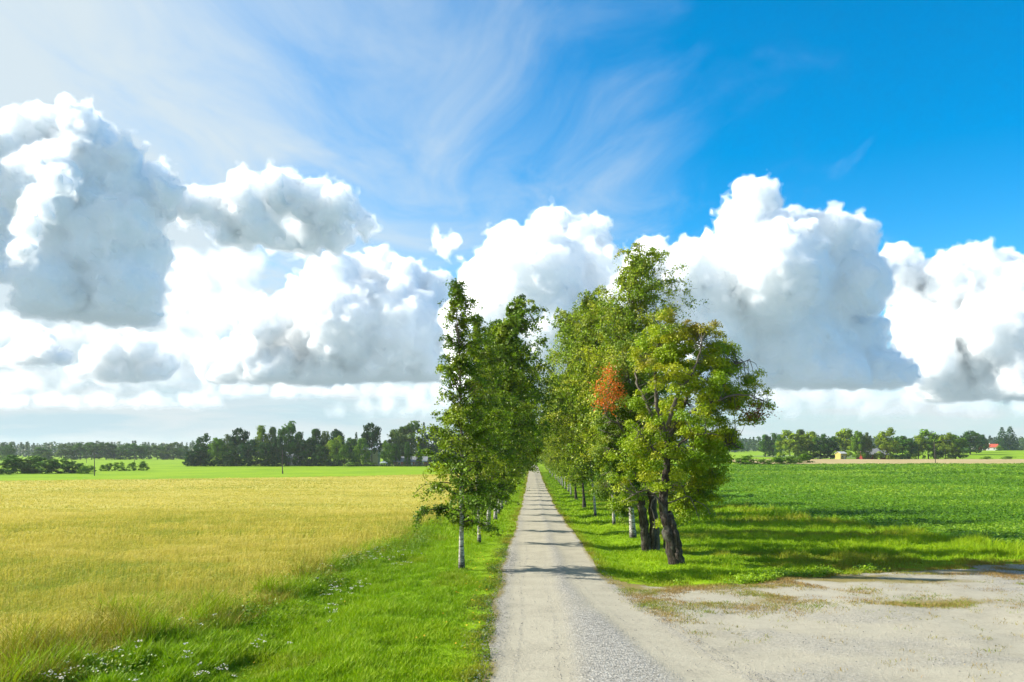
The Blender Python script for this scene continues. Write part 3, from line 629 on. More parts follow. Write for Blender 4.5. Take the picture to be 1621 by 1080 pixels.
# --- the two gnarled old trees --------------------------------------
def pads_tree(root, limbs, blobs, cols, npads, per, leaf, seed, window=None, twigs=True):
    """limbs: (points (px, py, depth), r0, r1); blobs: (px, py, r_px, depth, share): leafy pads fill their outer shell"""
    rng = np.random.default_rng(seed); rx, ry, rz_ = root; sc = ry/F
    L3 = lambda q: at(q[0], q[1], ry)+np.array((0, 0, 0))-np.array(root)+np.array((0, q[2], 0))
    wood, ends, nthick = [], [], 0
    for pts, r0, r1 in limbs:
        p = curve([L3(q) for q in pts], 5*len(pts)); wob = rng.normal(0, min(.035, r0*.4), p.shape); wob[0] = 0
        p = p+wob
        if r0 > .2: nthick += 12*(len(p)-1)+1
        wood.append(tube(p, np.linspace(r0, r1, len(p))*(1+.08*rng.normal(size=len(p))), 12 if r0 > .2 else 7, lump=.10 if r0 > .2 else 0, rng=rng)); ends.append(p)
    skel = np.vstack(ends)
    P, Nn, C = [], [], []
    wts = np.array([b[2]**2*b[4] for b in blobs]); wts = wts/wts.sum()
    for k in range(npads):
        b = blobs[rng.choice(len(blobs), p=wts)]
        d = unit(rng.normal(size=3)); rr = b[2]*sc
        c = L3((b[0], b[1], b[3]))+d*rr*rng.uniform(.35, 1.0)**.6*np.array((1, 1, 1))
        if window and rng.uniform() < window(c, (c[0]+rx)/ry*F+842, 713-(c[2]+rz_-6)/ry*F): continue
        pr = rng.uniform(.30, .60); n = int(per*rng.uniform(.5, 1.4)*(pr/.48)**2)
        q = rng.normal(size=(n, 3)); q = unit(q)*rng.uniform(0, 1, (n, 1))**.5*np.array((pr, pr, pr*.6))
        q[:, 2] -= .28*(q[:, 0]**2+q[:, 1]**2)/pr
        P.append(c+q); Nn.append(unit(np.array((-.15, -.15, .6))+.45*unit(q)+rng.normal(0, .6, (n, 3))))
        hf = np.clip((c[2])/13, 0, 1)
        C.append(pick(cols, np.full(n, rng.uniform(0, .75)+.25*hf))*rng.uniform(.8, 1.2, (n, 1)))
        if twigs:       # a limb out to the pad from the nearest wood
            near = skel[np.argmin(((skel-c)**2).sum(1)+rng.uniform(0, 1.0, len(skel)))]
            mid = (near+c)/2+rng.normal(0, .12, 3)-np.array((0, 0, .05))
            wood.append(tube(curve([near, mid, c], 6), np.linspace(.02, .006, 6), 4))
    wood = (wood, nthick)
    return wood, np.vstack(P), np.vstack(Nn), np.vstack(C), rng, L3
root1 = gp(7.55, 41.4)
B_ = (1070, 892)
limbs1 = [([(1070, 900, 0), (1063, 868, 0), (1055, 832, 0), (1051, 795, .1), (1056, 742, .1), (1055, 690, 0)], .35, .16),
          ([(1077, 898, -.15), (1074, 870, -.2), (1068, 842, -.2), (1060, 812, -.1)], .21, .13),
          ([(1055, 692, 0), (1042, 645, .2), (1039, 600, .3), (1040, 560, .4), (1050, 520, .6)], .13, .03),
          ([(1056, 695, 0), (1062, 650, -.4), (1072, 620, -.8), (1090, 592, -1.2), (1102, 545, -1.4)], .13, .03),
          ([(1056, 696, 0), (1070, 665, -.5), (1096, 650, -.9), (1132, 635, -1.2), (1166, 627, -1.3), (1205, 640, -1.2)], .11, .02),
          ([(1055, 700, .1), (1085, 650, 1.2), (1118, 590, 2.0), (1150, 540, 2.4)], .13, .03),
          ([(1132, 635, -1.2), (1147, 590, -.8), (1182, 570, -.6)], .06, .02),
          ([(1053, 770, 0), (1098, 768, .8), (1138, 722, 1.0), (1158, 703, 1.0), (1186, 712, 1.1)], .11, .03),
          ([(1055, 698, .1), (1030, 640, 1.0), (1012, 590, 1.6), (1030, 540, 2.0)], .12, .03),
          ([(1054, 730, 0), (1020, 700, -1.2), (1000, 680, -1.8)], .08, .02),
          ([(1054, 720, 0), (1090, 690, -1.5), (1120, 690, -2.4)], .08, .02),
          ([(1053, 812, 0), (1036, 784, -.5), (1018, 776, -.8), (1000, 782, -.9)], .07, .02),
          ([(1036, 784, -.5), (1028, 800, -.6), (1034, 822, -.6), (1030, 842, -.6)], .04, .012),
          ([(1052, 800, 0), (1085, 785, -.6), (1094, 800, -.8), (1102, 822, -.9)], .04, .012),
          ([(1094, 790, -.7), (1112, 800, -.8), (1118, 812, -.8)], .025, .01)]
# the limbs in the middle of the crown stand bare on the viewer's side
def win1(c, px, py):
    if c[1] > .9: return 0
    a = ((px-1062)/40)**2+((py-640)/75)**2; b = ((px-1056)/15)**2+((py-765)/70)**2
    return .85*max(math.exp(-a*a), math.exp(-b*b))
blobs1 = [(1072, 532, 42, .2, 1), (1036, 562, 36, .3, 1), (1108, 545, 42, 0, 1), (1138, 572, 34, 0, .9), (1058, 600, 44, -.6, 1), (1110, 606, 46, -.4, .8), (1158, 612, 38, 0, .8),
          (1190, 612, 26, 0, .6), (1030, 645, 34, -.3, .9), (1078, 650, 40, -1.6, .8), (1140, 655, 40, .5, .8), (1188, 648, 24, 0, .45), (1206, 630, 18, 0, .4), (1036, 700, 34, -.8, .9), (1090, 700, 42, -.6, .9),
          (1000, 692, 26, -.6, .7), (985, 735, 28, -.2, .8), (1036, 745, 36, -1.0, .9), (1092, 745, 40, .6, .9), (1136, 690, 34, 1.2, 1), (1116, 770, 36, 1.2, .8), (1094, 800, 30, .8, .6), (1100, 640, 60, 2.0, .9), (1150, 735, 26, 1.4, .6), (1005, 770, 26, 0, .6), (1060, 560, 55, 2.2, .8), (1090, 760, 55, 2.2, .9), (1108, 818, 26, 1.2, .7), (1150, 700, 34, 2, .8), (985, 800, 20, .8, .6), (1075, 815, 26, 1.8, .7), (1125, 735, 34, .2, .9), (1040, 690, 40, 1.8, .9), (1128, 800, 20, .6, .5)]
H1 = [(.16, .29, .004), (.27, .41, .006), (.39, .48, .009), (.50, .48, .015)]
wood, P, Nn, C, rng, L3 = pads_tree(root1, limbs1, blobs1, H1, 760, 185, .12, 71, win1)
# a turning top and a reddish spray at the right
px1 = (P[:, 0]+root1[0])/root1[1]*F+842; py1 = 713-(P[:, 2]+root1[2]-6)/root1[1]*F
tq = sstep(545, 500, py1+14*(vnoise(P[:, 0]*1.2, P[:, 2]*1.2, 5)-.5)*2)*sstep(1040, 1080, px1)
tq = np.maximum(tq, .8*np.exp(-((px1-1022)/13)**2-((py1-575)/12)**2))[:, None]*.75
C = C*(1-tq)+np.array((.32, .20, .025))*tq
n = 420; P = np.vstack((P, L3((1186, 655, -1.2))+rng.normal(size=(n, 3))*np.array((.42, .35, .22)))); Nn = np.vstack((Nn, unit(rng.normal(0, .6, (n, 3))+np.array((0, -.3, .8)))))
C = np.vstack((C, pick([(.30, .07, .03), (.24, .10, .03), (.12, .12, .02)], rng.uniform(0, 1, n))))
old = empty('gnarled_tree', root1); tag(old, 'gnarled old tree nearest the lot, split black trunk and yellow green crown with turning top', 'tree', RG)
link('trunk', bark3(npmesh('trunk', *join(*wood[0])[:2], smooth=True), wood[1]), old)
link('crown', npmesh('crown', *leaves_flat(P, Nn, rng.uniform(.7, 1.3, len(P))*.125, .55, C, rng)), old, M_LEAF)
root2 = gp(7.0, 47.8)
limbs2 = [([(1024, 882, 0), (1021, 845, 0), (1017, 815, 0), (1014, 785, 0), (1010, 755, 0), (1004, 715, 0)], .29, .13),
          ([(1033, 880, .1), (1034, 840, .1), (1032, 800, .1), (1028, 750, .2), (1024, 690, .3), (1018, 630, .4), (1010, 575, .5)], .23, .05),
          ([(1041, 876, .2), (1042, 840, .3), (1038, 800, .3), (1040, 760, .5)], .16, .05),
          ([(1005, 720, 0), (992, 690, -.4), (975, 672, -.8), (958, 660, -1.0), (952, 640, -1.0)], .10, .02),
          ([(1004, 715, 0), (998, 670, .2), (1002, 620, .3), (990, 580, .3)], .12, .03),
          ([(1006, 730, 0), (985, 715, -.8), (962, 712, -1.2)], .07, .02),
          ([(992, 690, -.4), (972, 690, -.9), (955, 684, -1.2)], .05, .015),
          ([(1012, 770, 0), (985, 760, -.6), (965, 745, -.9)], .07, .02),
          ([(958, 660, -1), (960, 630, -1.1), (960, 600, -1.1)], .035, .012)]
blobs2 = [(985, 640, 38, .4, 1), (1000, 595, 34, .3, 1), (968, 692, 26, 0, .9), (960, 668, 14, .3, .4), (1012, 560, 34, .6, .9), (1000, 755, 34, .2, 1), (972, 745, 24, -.2, .9), (985, 795, 26, .2, .8), (1012, 690, 40, .8, 1), (1030, 640, 40, 1.2, .8), (1035, 760, 34, 1.2, .8), (958, 715, 18, -.4, .6), (960, 770, 20, 0, .7), (975, 815, 18, .2, .6)]
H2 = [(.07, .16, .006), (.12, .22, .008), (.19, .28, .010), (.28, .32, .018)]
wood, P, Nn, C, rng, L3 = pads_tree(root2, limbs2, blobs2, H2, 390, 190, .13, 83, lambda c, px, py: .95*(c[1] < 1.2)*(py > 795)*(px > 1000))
old2 = empty('gnarled_tree', root2); tag(old2, 'old tree with several dark stems and one bright orange branch, second in the right row', 'tree', RG)
link('trunk', bark3(npmesh('trunk', *join(*wood[0])[:2], smooth=True), wood[1]), old2)
link('crown', npmesh('crown', *leaves_flat(P, Nn, rng.uniform(.7, 1.3, len(P))*.13, .55, C, rng)), old2, M_LEAF)
P2, N2 = [], []
for px, py in ((957, 598), (950, 612), (963, 608), (972, 616), (945, 622), (960, 625), (952, 638), (966, 633), (948, 643), (974, 628), (958, 590), (964, 648)):
    n = 105; q = rng.normal(size=(n, 3))*np.array((.23, .28, .16)); P2.append(L3((px+rng.normal(0, 2), py, -1.7))+q); N2.append(unit(rng.normal(0, .6, (n, 3))+np.array((-.2, -.3, .8))))
P2 = np.vstack(P2); n = len(P2)
o = link('orange_branch', npmesh('orange_branch', *leaves_flat(P2, np.vstack(N2), .14, .5, pick([(.72, .15, .012), (.85, .25, .02), (.45, .13, .02)], rng.uniform(0, 1, n)), rng)), old2, M_LEAF); tag(o, 'branch of bright orange autumn leaves')
def box(w, d, h, bevel=.01):
    bm = bmesh.new(); bmesh.ops.create_cube(bm, size=1)
    for v in bm.verts: v.co.x *= w; v.co.y *= d; v.co.z = (v.co.z+.5)*h
    if bevel: bmesh.ops.bevel(bm, geom=bm.edges[:], offset=bevel, segments=1, affect='EDGES')
    return bm
def bm_mesh(bm, name):
    me = bpy.data.meshes.new(name); bm.to_mesh(me); bm.free(); return me
# ================================================================ farther trees, bushes, forest
def roundtree(seed, n=1500, top=1.0, w=1.0, lump=9, conif=False, pine=False, bush=False, birchy=False, leaf=.05):
    """unit tree: height 1, crown half-width about .5*w; crown is clumps of leaf cards; returns crown, trunk"""
    rng = np.random.default_rng(seed); P, Nn, C = [], [], []
    if conif:
        for k in range(26):
            h = .06+.93*(k/26); r = .5*w*(1-h)**.85*rng.uniform(.85, 1.1)+.02
            m = int(n/26*(.3+1.6*(1-h))); a = rng.uniform(0, 6.28, m); rr = r*rng.uniform(.2, 1, m)**.6
            P.append(np.column_stack((rr*np.cos(a), rr*np.sin(a), h-.25*rr+rng.normal(0, .008, m)))); Nn.append(np.column_stack((np.cos(a)*.6, np.sin(a)*.6, np.full(m, .8)))+rng.normal(0, .35, (m, 3)))
            C.append(np.tile(rng.uniform(.75, 1.15), (m, 3)))
    else:
        b0 = .0 if bush else (.05 if not pine else .30)
        nb = lump*5
        for k in range(nb):
            h = b0+(1-b0)*rng.uniform(.04, .94); q = (h-b0)/(1-b0)
            prof_ = np.interp(q, [0, .18, .45, .75, 1], [.75, .95, 1, .78, .2] if not birchy else [.62, .95, 1, .62, .1])
            a = rng.uniform(0, 6.28); rr = .5*w*prof_*rng.uniform(.45, .95)
            c = np.array((rr*np.cos(a)*.8, rr*np.sin(a)*.8, h)); s = rng.uniform(.06, .15)*(1.3 if bush else 1)
            m = int(n/nb*rng.uniform(.6, 1.4)); d = unit(rng.normal(size=(m, 3)))
            P.append(c+d*s*np.array((w, w, .8 if not birchy else 1.3))*rng.uniform(.4, 1.05, (m, 1))); Nn.append(d+rng.normal(0, .35, (m, 3))+np.array((0, 0, .3)))
            C.append(np.tile(rng.uniform(.7, 1.25), (m, 3)))
        m = n//7; d = unit(rng.normal(size=(m, 3)))        # inner fill
        P.append(d*np.array((.3*w, .3*w, .36*(1-b0)))*rng.uniform(.3, 1, (m, 1))+np.array((0, 0, b0+.45*(1-b0)))); Nn.append(d); C.append(np.full((m, 3), .8))
    P = np.vstack(P); Nn = unit(np.vstack(Nn)); C = np.vstack(C)*rng.uniform(.8, 1.2, (len(P), 1))
    P[:, 2] = np.maximum(P[:, 2], .012)
    P[:, 2] = np.minimum(P[:, 2], 1.0)
    cr = npmesh('crown', *leaves_flat(P, Nn, rng.uniform(.7, 1.3, len(P))*leaf, .8, C, rng))
    tr = None
    if not bush:
        parts = [tube(curve([(0, 0, -.01), (.01*rng.normal(), 0, .3), (.01*rng.normal(), 0, .85)], 8), np.linspace(.020, .004, 8), 6)]
        for k in range(6 if not conif else 0):
            a = rng.uniform(0, 6.28); h = rng.uniform(.25, .6)
            parts.append(tube([(0, 0, h), (.12*np.cos(a)*w, .12*np.sin(a)*w, h+.1), (.28*np.cos(a)*w, .28*np.sin(a)*w, h+.22)], [.008, .006, .003], 4))
        tr = npmesh('trunk', *join(*parts)[:2], smooth=True)
    return cr, tr
KIND = {'broad': [roundtree(s, 3000, leaf=.056) for s in (201, 202, 203, 204)], 'tall': [roundtree(s, 2600, birchy=True, w=.9, leaf=.05) for s in (211, 212, 213)],
        'spruce': [roundtree(s, 1500, conif=True, w=.9, leaf=.05) for s in (221, 222)], 'pine': [roundtree(s, 2200, pine=True, lump=7, leaf=.055) for s in (231, 232)],
        'bush': [roundtree(s, 1000, bush=True, lump=6, leaf=.085) for s in (241, 242, 243)]}
for k in KIND:
    for c, t in KIND[k]:
        c.materials.append(M_FAR)
        if t: t.materials.append(M_BARK)
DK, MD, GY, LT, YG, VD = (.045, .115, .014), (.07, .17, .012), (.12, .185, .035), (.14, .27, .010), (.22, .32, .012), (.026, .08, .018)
cnt = {}
def far_tree(kind, px, py_base, py_top, wpx, y, colr, label, group, name=None, dz=0):
    i = cnt.get(kind, 0); cnt[kind] = i+1
    cm, tm = KIND[kind][i % len(KIND[kind])]
    x = (px-842)/F*y; z = float(G(x, y))
    H = 6+(713-py_top)/F*y-z; wid = wpx/F*y*1.4
    base_w = {'broad': 1.0, 'tall': .9, 'spruce': .9, 'pine': 1.0, 'bush': 1.05}[kind]
    nm = name or {'broad': 'broadleaf_tree', 'tall': 'birch', 'spruce': 'spruce', 'pine': 'pine_tree', 'bush': 'bush'}[kind]
    if kind == 'bush':
        o = link(nm, cm); o.location = (x, y, z-.05); o.scale = (wid/base_w, wid/base_w, H); o.rotation_euler.z = rs.uniform(0, 6.28); o.color = (*colr, 1)
    else:
        o = empty(nm, (x, y, z-.05), rs.uniform(0, 6.28)); o.scale = (wid/base_w, wid/base_w, H)
        link('trunk', tm, o); c = link('crown', cm, o); c.color = (*colr, 1)
    tag(o, label, 'bush' if kind == 'bush' else 'tree', group)
    return o
FG = 'trees around the farm on the left'
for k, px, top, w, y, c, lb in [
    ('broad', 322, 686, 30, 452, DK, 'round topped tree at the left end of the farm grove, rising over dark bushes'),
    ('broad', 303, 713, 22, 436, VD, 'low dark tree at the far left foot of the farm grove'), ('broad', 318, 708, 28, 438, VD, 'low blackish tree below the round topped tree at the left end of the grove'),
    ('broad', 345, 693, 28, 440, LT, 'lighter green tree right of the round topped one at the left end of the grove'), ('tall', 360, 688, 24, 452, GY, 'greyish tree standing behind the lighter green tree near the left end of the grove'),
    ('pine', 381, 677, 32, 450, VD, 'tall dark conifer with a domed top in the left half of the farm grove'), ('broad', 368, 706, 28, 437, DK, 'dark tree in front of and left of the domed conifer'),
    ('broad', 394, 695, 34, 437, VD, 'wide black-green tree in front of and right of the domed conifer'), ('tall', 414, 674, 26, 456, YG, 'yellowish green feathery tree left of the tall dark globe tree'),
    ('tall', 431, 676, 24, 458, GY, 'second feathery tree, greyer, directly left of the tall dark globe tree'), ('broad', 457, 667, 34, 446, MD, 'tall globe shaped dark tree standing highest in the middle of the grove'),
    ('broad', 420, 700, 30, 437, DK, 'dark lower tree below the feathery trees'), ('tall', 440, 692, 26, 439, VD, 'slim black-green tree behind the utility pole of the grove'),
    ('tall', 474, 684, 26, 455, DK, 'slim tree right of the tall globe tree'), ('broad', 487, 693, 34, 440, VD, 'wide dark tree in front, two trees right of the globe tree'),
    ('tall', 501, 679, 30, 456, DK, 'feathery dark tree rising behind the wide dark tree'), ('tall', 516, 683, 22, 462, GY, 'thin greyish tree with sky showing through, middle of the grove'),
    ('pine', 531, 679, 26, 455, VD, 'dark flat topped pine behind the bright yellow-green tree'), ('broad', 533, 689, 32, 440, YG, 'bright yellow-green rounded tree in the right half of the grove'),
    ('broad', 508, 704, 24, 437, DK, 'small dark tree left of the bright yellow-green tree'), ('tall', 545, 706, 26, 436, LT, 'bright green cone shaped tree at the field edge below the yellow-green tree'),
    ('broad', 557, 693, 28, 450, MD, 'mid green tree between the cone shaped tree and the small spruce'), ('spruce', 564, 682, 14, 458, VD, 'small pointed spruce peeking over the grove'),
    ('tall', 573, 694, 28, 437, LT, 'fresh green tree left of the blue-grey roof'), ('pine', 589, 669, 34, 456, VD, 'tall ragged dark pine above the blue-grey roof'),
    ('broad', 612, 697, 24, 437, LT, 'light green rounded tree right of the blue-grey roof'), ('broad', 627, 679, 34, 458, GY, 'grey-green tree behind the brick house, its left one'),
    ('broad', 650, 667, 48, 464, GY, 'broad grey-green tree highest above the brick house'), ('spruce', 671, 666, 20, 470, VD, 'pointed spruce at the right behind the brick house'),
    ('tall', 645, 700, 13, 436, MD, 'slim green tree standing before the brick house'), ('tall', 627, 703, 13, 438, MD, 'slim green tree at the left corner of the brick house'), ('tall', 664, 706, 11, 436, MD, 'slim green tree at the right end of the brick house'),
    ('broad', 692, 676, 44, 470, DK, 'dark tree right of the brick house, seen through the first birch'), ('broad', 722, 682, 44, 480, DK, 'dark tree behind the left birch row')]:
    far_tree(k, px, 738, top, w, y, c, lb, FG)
MG = 'row of trees beyond the left meadow'
mid = [('spruce', 4, 699, 13, 700, DK), ('broad', 14, 702, 18, 700, MD), ('broad', 65, 708, 26, 690, MD), ('broad', 76, 715, 16, 680, GY), ('broad', 104, 703, 32, 740, GY), ('broad', 127, 701, 30, 740, MD), ('broad', 145, 700, 30, 740, MD),
       ('broad', 168, 701, 34, 740, DK), ('tall', 181, 706, 22, 740, DK), ('broad', 199, 702, 30, 740, MD), ('broad', 215, 701, 30, 740, MD), ('tall', 235, 707, 22, 790, DK), ('broad', 249, 705, 26, 740, GY), ('broad', 259, 707, 24, 740, MD), ('broad', 274, 700, 34, 740, GY), ('broad', 290, 706, 26, 740, MD)]
ordn = ['leftmost', 'second', 'third', 'fourth', 'fifth', 'sixth', 'seventh', 'eighth', 'ninth', 'tenth', 'eleventh', 'twelfth', 'thirteenth', 'fourteenth', 'fifteenth', 'last']
for (k, px, top, w, y, c), od in zip(mid, ordn):
    far_tree(k, px, 728, top, w, y, tuple(v*.95 for v in c), f'{od} tree, counted from the left, in the hazy row beyond the left meadow', MG)
BG = 'bushes along the left meadow'
bl = [(-12, 724, 40, 300), (6, 741, 22, 285), (21, 720, 42, 300), (39, 723, 38, 302), (57, 721, 38, 303), (78, 728, 32, 300), (96, 725, 34, 304), (117, 729, 30, 306), (132, 737, 18, 300), (143, 736, 15, 318), (163, 735, 10, 335), (173, 733, 12, 336), (190, 731, 19, 338), (209, 731, 13, 342), (227, 730, 17, 345)]
bn = [0, 'tiny low', 'big rounded', 'second big', 'third big', 'darker', 'wide', 'last large', 'small low', 'small', 'first little', 'second little', 'wider little', 'upright little', 'rightmost little']
for (px, top, w, y), b in zip(bl[1:], bn[1:]):
    far_tree('bush', px, 748, top, w, y, MD if w > 20 else LT, f'{b} bush in the hedge line along the left meadow, counting from the left', BG)
RT = 'trees beyond the right field'
rt = [('tall', 1212, 688, 22, 640, MD, 'hazy slim tree left behind the shrubs on the right'), ('tall', 1224, 686, 26, 640, MD, 'second hazy slim tree behind the shrubs on the right'), ('tall', 1236, 688, 24, 600, MD, 'hazy tree touching the first sunlit tree on the right'),
      ('broad', 1251, 681, 40, 495, YG, 'big sunlit green tree at the left end of the right tree line'), ('tall', 1268, 680, 28, 505, GY, 'thin pale stemmed birch right of the first sunlit tree'), ('broad', 1283, 683, 28, 500, YG, 'yellowish tree right of the pale stemmed birch'),
      ('broad', 1299, 687, 34, 495, MD, 'rounded green tree two trees left of the yellow shed'), ('broad', 1315, 690, 28, 498, DK, 'shaded dark tree just left of the yellow shed'), ('broad', 1338, 679, 40, 512, YG, 'tall sunlit tree rising behind the yellow shed'),
      ('broad', 1359, 682, 22, 479, LT, 'green tree left of the red barn roof'), ('tall', 1373, 685, 16, 478, GY, 'slim birch in front of the red barn'), ('broad', 1404, 677, 38, 476, YG, 'broad sunlit tree covering the right end of the red barn'),
      ('broad', 1429, 689, 40, 492, MD, 'wide dark green tree right of the broad sunlit tree'), ('tall', 1454, 690, 26, 495, YG, 'lighter slim tree left of the tall tree by the leaning pole'), ('broad', 1470, 680, 40, 498, LT, 'tall tree just left of the leaning pole'), ('broad', 1484, 690, 22, 520, DK, 'dark tree directly behind the leaning pole'),
      ('broad', 1497, 685, 34, 492, YG, 'sunlit tree just right of the leaning pole'), ('broad', 1513, 687, 34, 494, LT, 'last near tree at the right end of the right tree line'), ('broad', 1536, 682, 36, 640, DK, 'hazy rounded tree left of the red roofed house'), ('tall', 1553, 688, 26, 700, DK, 'hazy slim tree behind the red roofed house')]
for k, px, top, w, y, c, lb in rt: far_tree(k, px, 727, top, w, y, c, lb, RT)
far_tree('spruce', 1586, 677, 675, 24, 800, VD, 'left one of the two tall dark spruces right of the red roofed house', RT)
far_tree('spruce', 1599, 677, 674, 28, 806, VD, 'right one of the two tall dark spruces right of the red roofed house', RT)
for px, top, w, y, lb in ((1188, 720, 30, 300, 'dark bush at the left end of the shrubs beside the right field'), (1210, 726, 22, 302, 'small bright bush, second of the shrubs beside the right field'), (1229, 723, 30, 306, 'rounded bush in the middle of the shrubs beside the right field'),
                          (1248, 722, 26, 318, 'fourth bush of the shrubs beside the right field'), (1259, 721, 24, 330, 'dark bush next to the last of the shrubs beside the right field'), (1273, 719, 26, 336, 'largest rightmost bush of the shrubs beside the right field'),
                          (1176, 724, 26, 296, 'bush half hidden by the old tree, beside the right field')):
    far_tree('bush', px, 735, top, w, y, LT, lb, 'shrubs beside the right field')
for px, top, w, y, lb in ((1395, 719, 22, 488, 'low bush in front of the red barn right end'), (1418, 720, 24, 485, 'low dark bush under the broad sunlit tree on the right'), (1560, 722, 16, 470, 'small low bush in the meadow right of the tree line'), (1596, 722, 18, 476, 'small low bush at the right edge of the meadow'), (1582, 705, 12, 760, 'yellowish garden bush at the right wall of the white house'),
                          (557, 731, 24, 432, 'low bright bush at the foot of the cone shaped tree'), (585, 731, 22, 433, 'low bright bush left of the white garden tent'), (1430, 719, 22, 486, 'second low dark bush under the broad sunlit tree on the right')):
    far_tree('bush', px, 735, top, w, y, LT if px not in (1418, 1430) else DK, lb, 'low bushes by the farms')
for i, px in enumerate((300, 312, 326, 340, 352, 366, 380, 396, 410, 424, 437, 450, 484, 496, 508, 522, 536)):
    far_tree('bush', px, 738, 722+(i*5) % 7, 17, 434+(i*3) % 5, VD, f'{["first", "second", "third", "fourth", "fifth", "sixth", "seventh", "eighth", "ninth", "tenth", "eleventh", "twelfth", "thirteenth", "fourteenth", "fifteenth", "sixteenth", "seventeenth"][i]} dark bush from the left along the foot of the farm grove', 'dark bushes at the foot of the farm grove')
# clipped hedge before the brick house
def cards_mass(P, Nn, s, col, rng): return leaves_flat(P, Nn, s, .85, col, rng)
rng = np.random.default_rng(77); n = 1500
hx0, hx1 = (545-842)/F*430, (676-842)/F*430
P = np.column_stack((rng.uniform(hx0, hx1, n), 430+rng.uniform(-.6, .6, n), rng.uniform(0, 1.15, n)**.8)); P[:, 2] += G(P[:, 0], P[:, 1])
tag(link('hedge', npmesh('hedge', *cards_mass(P, unit(rng.normal(0, .6, (n, 3))+np.array((-.2, -.5, .5))), rng.uniform(.3, .6, n), pick([(.02, .05, .012), (.035, .08, .012)], rng.uniform(0, 1, n)), rng)), mat=M_LEAF), 'low dark hedge along the field edge in front of the brick house', 'hedge')
# far forest: one mass of small trees all round the view
def forest(name, label, segs, seed):
    rng = np.random.default_rng(seed); VV, NN, CC, SS = [], [], [], []
    for x0, x1, y0, y1, cntf, hh in segs:
        x = rng.uniform(x0, x1, cntf); y = rng.uniform(y0, y1, cntf); h = hh*rng.uniform(.78, 1.18, cntf)*(.85+.3*vnoise(x*.02, y*.02, 7)); z = G(x, y); con = rng.uniform(size=cntf) < .45
        m = 46
        a = rng.uniform(0, 6.28, (cntf, m)); q = rng.uniform(.05, 1, (cntf, m))
        pr = np.where(con[:, None], (1-q)*.9+.06, np.sqrt(np.clip(1-(2*q-1)**2, 0, 1))*.9+.05)
        r = h[:, None]*.24*pr*rng.uniform(.5, 1, (cntf, m))
        P = np.stack((x[:, None]+r*np.cos(a), y[:, None]+r*np.sin(a), z[:, None]+h[:, None]*q), -1)
        Nn = unit(np.stack((np.cos(a), np.sin(a), .5+q), -1)+rng.normal(0, .3, (cntf, m, 3)))
        base = np.where(con[:, None], np.array([(.026, .06, .02)]), np.array([(.05, .10, .02)]))*rng.uniform(.75, 1.25, (cntf, 1))
        VV.append(P.reshape(-1, 3)); NN.append(Nn.reshape(-1, 3)); CC.append(np.repeat(base, m, 0)); SS.append(np.repeat(h*.16, m))
    P = np.vstack(VV); me = npmesh(name, *leaves_flat(P, np.vstack(NN), np.concatenate(SS), .9, np.vstack(CC), rng))
    return tag(link(name, me, mat=M_LEAF), label, 'forest', kind='stuff')
forest('forest', 'far hazy forest closing the horizon behind all the fields', [(-1250, 1250, 1350, 1600, 1500, 20.5), (-1000, -470, 1000, 1300, 260, 18), (250, 1000, 1050, 1330, 520, 18.5)], 91)
forest('avenue_forest', 'dark woods closing the far end of the tree lined road', [(-60, 90, 520, 640, 130, 19)], 92)
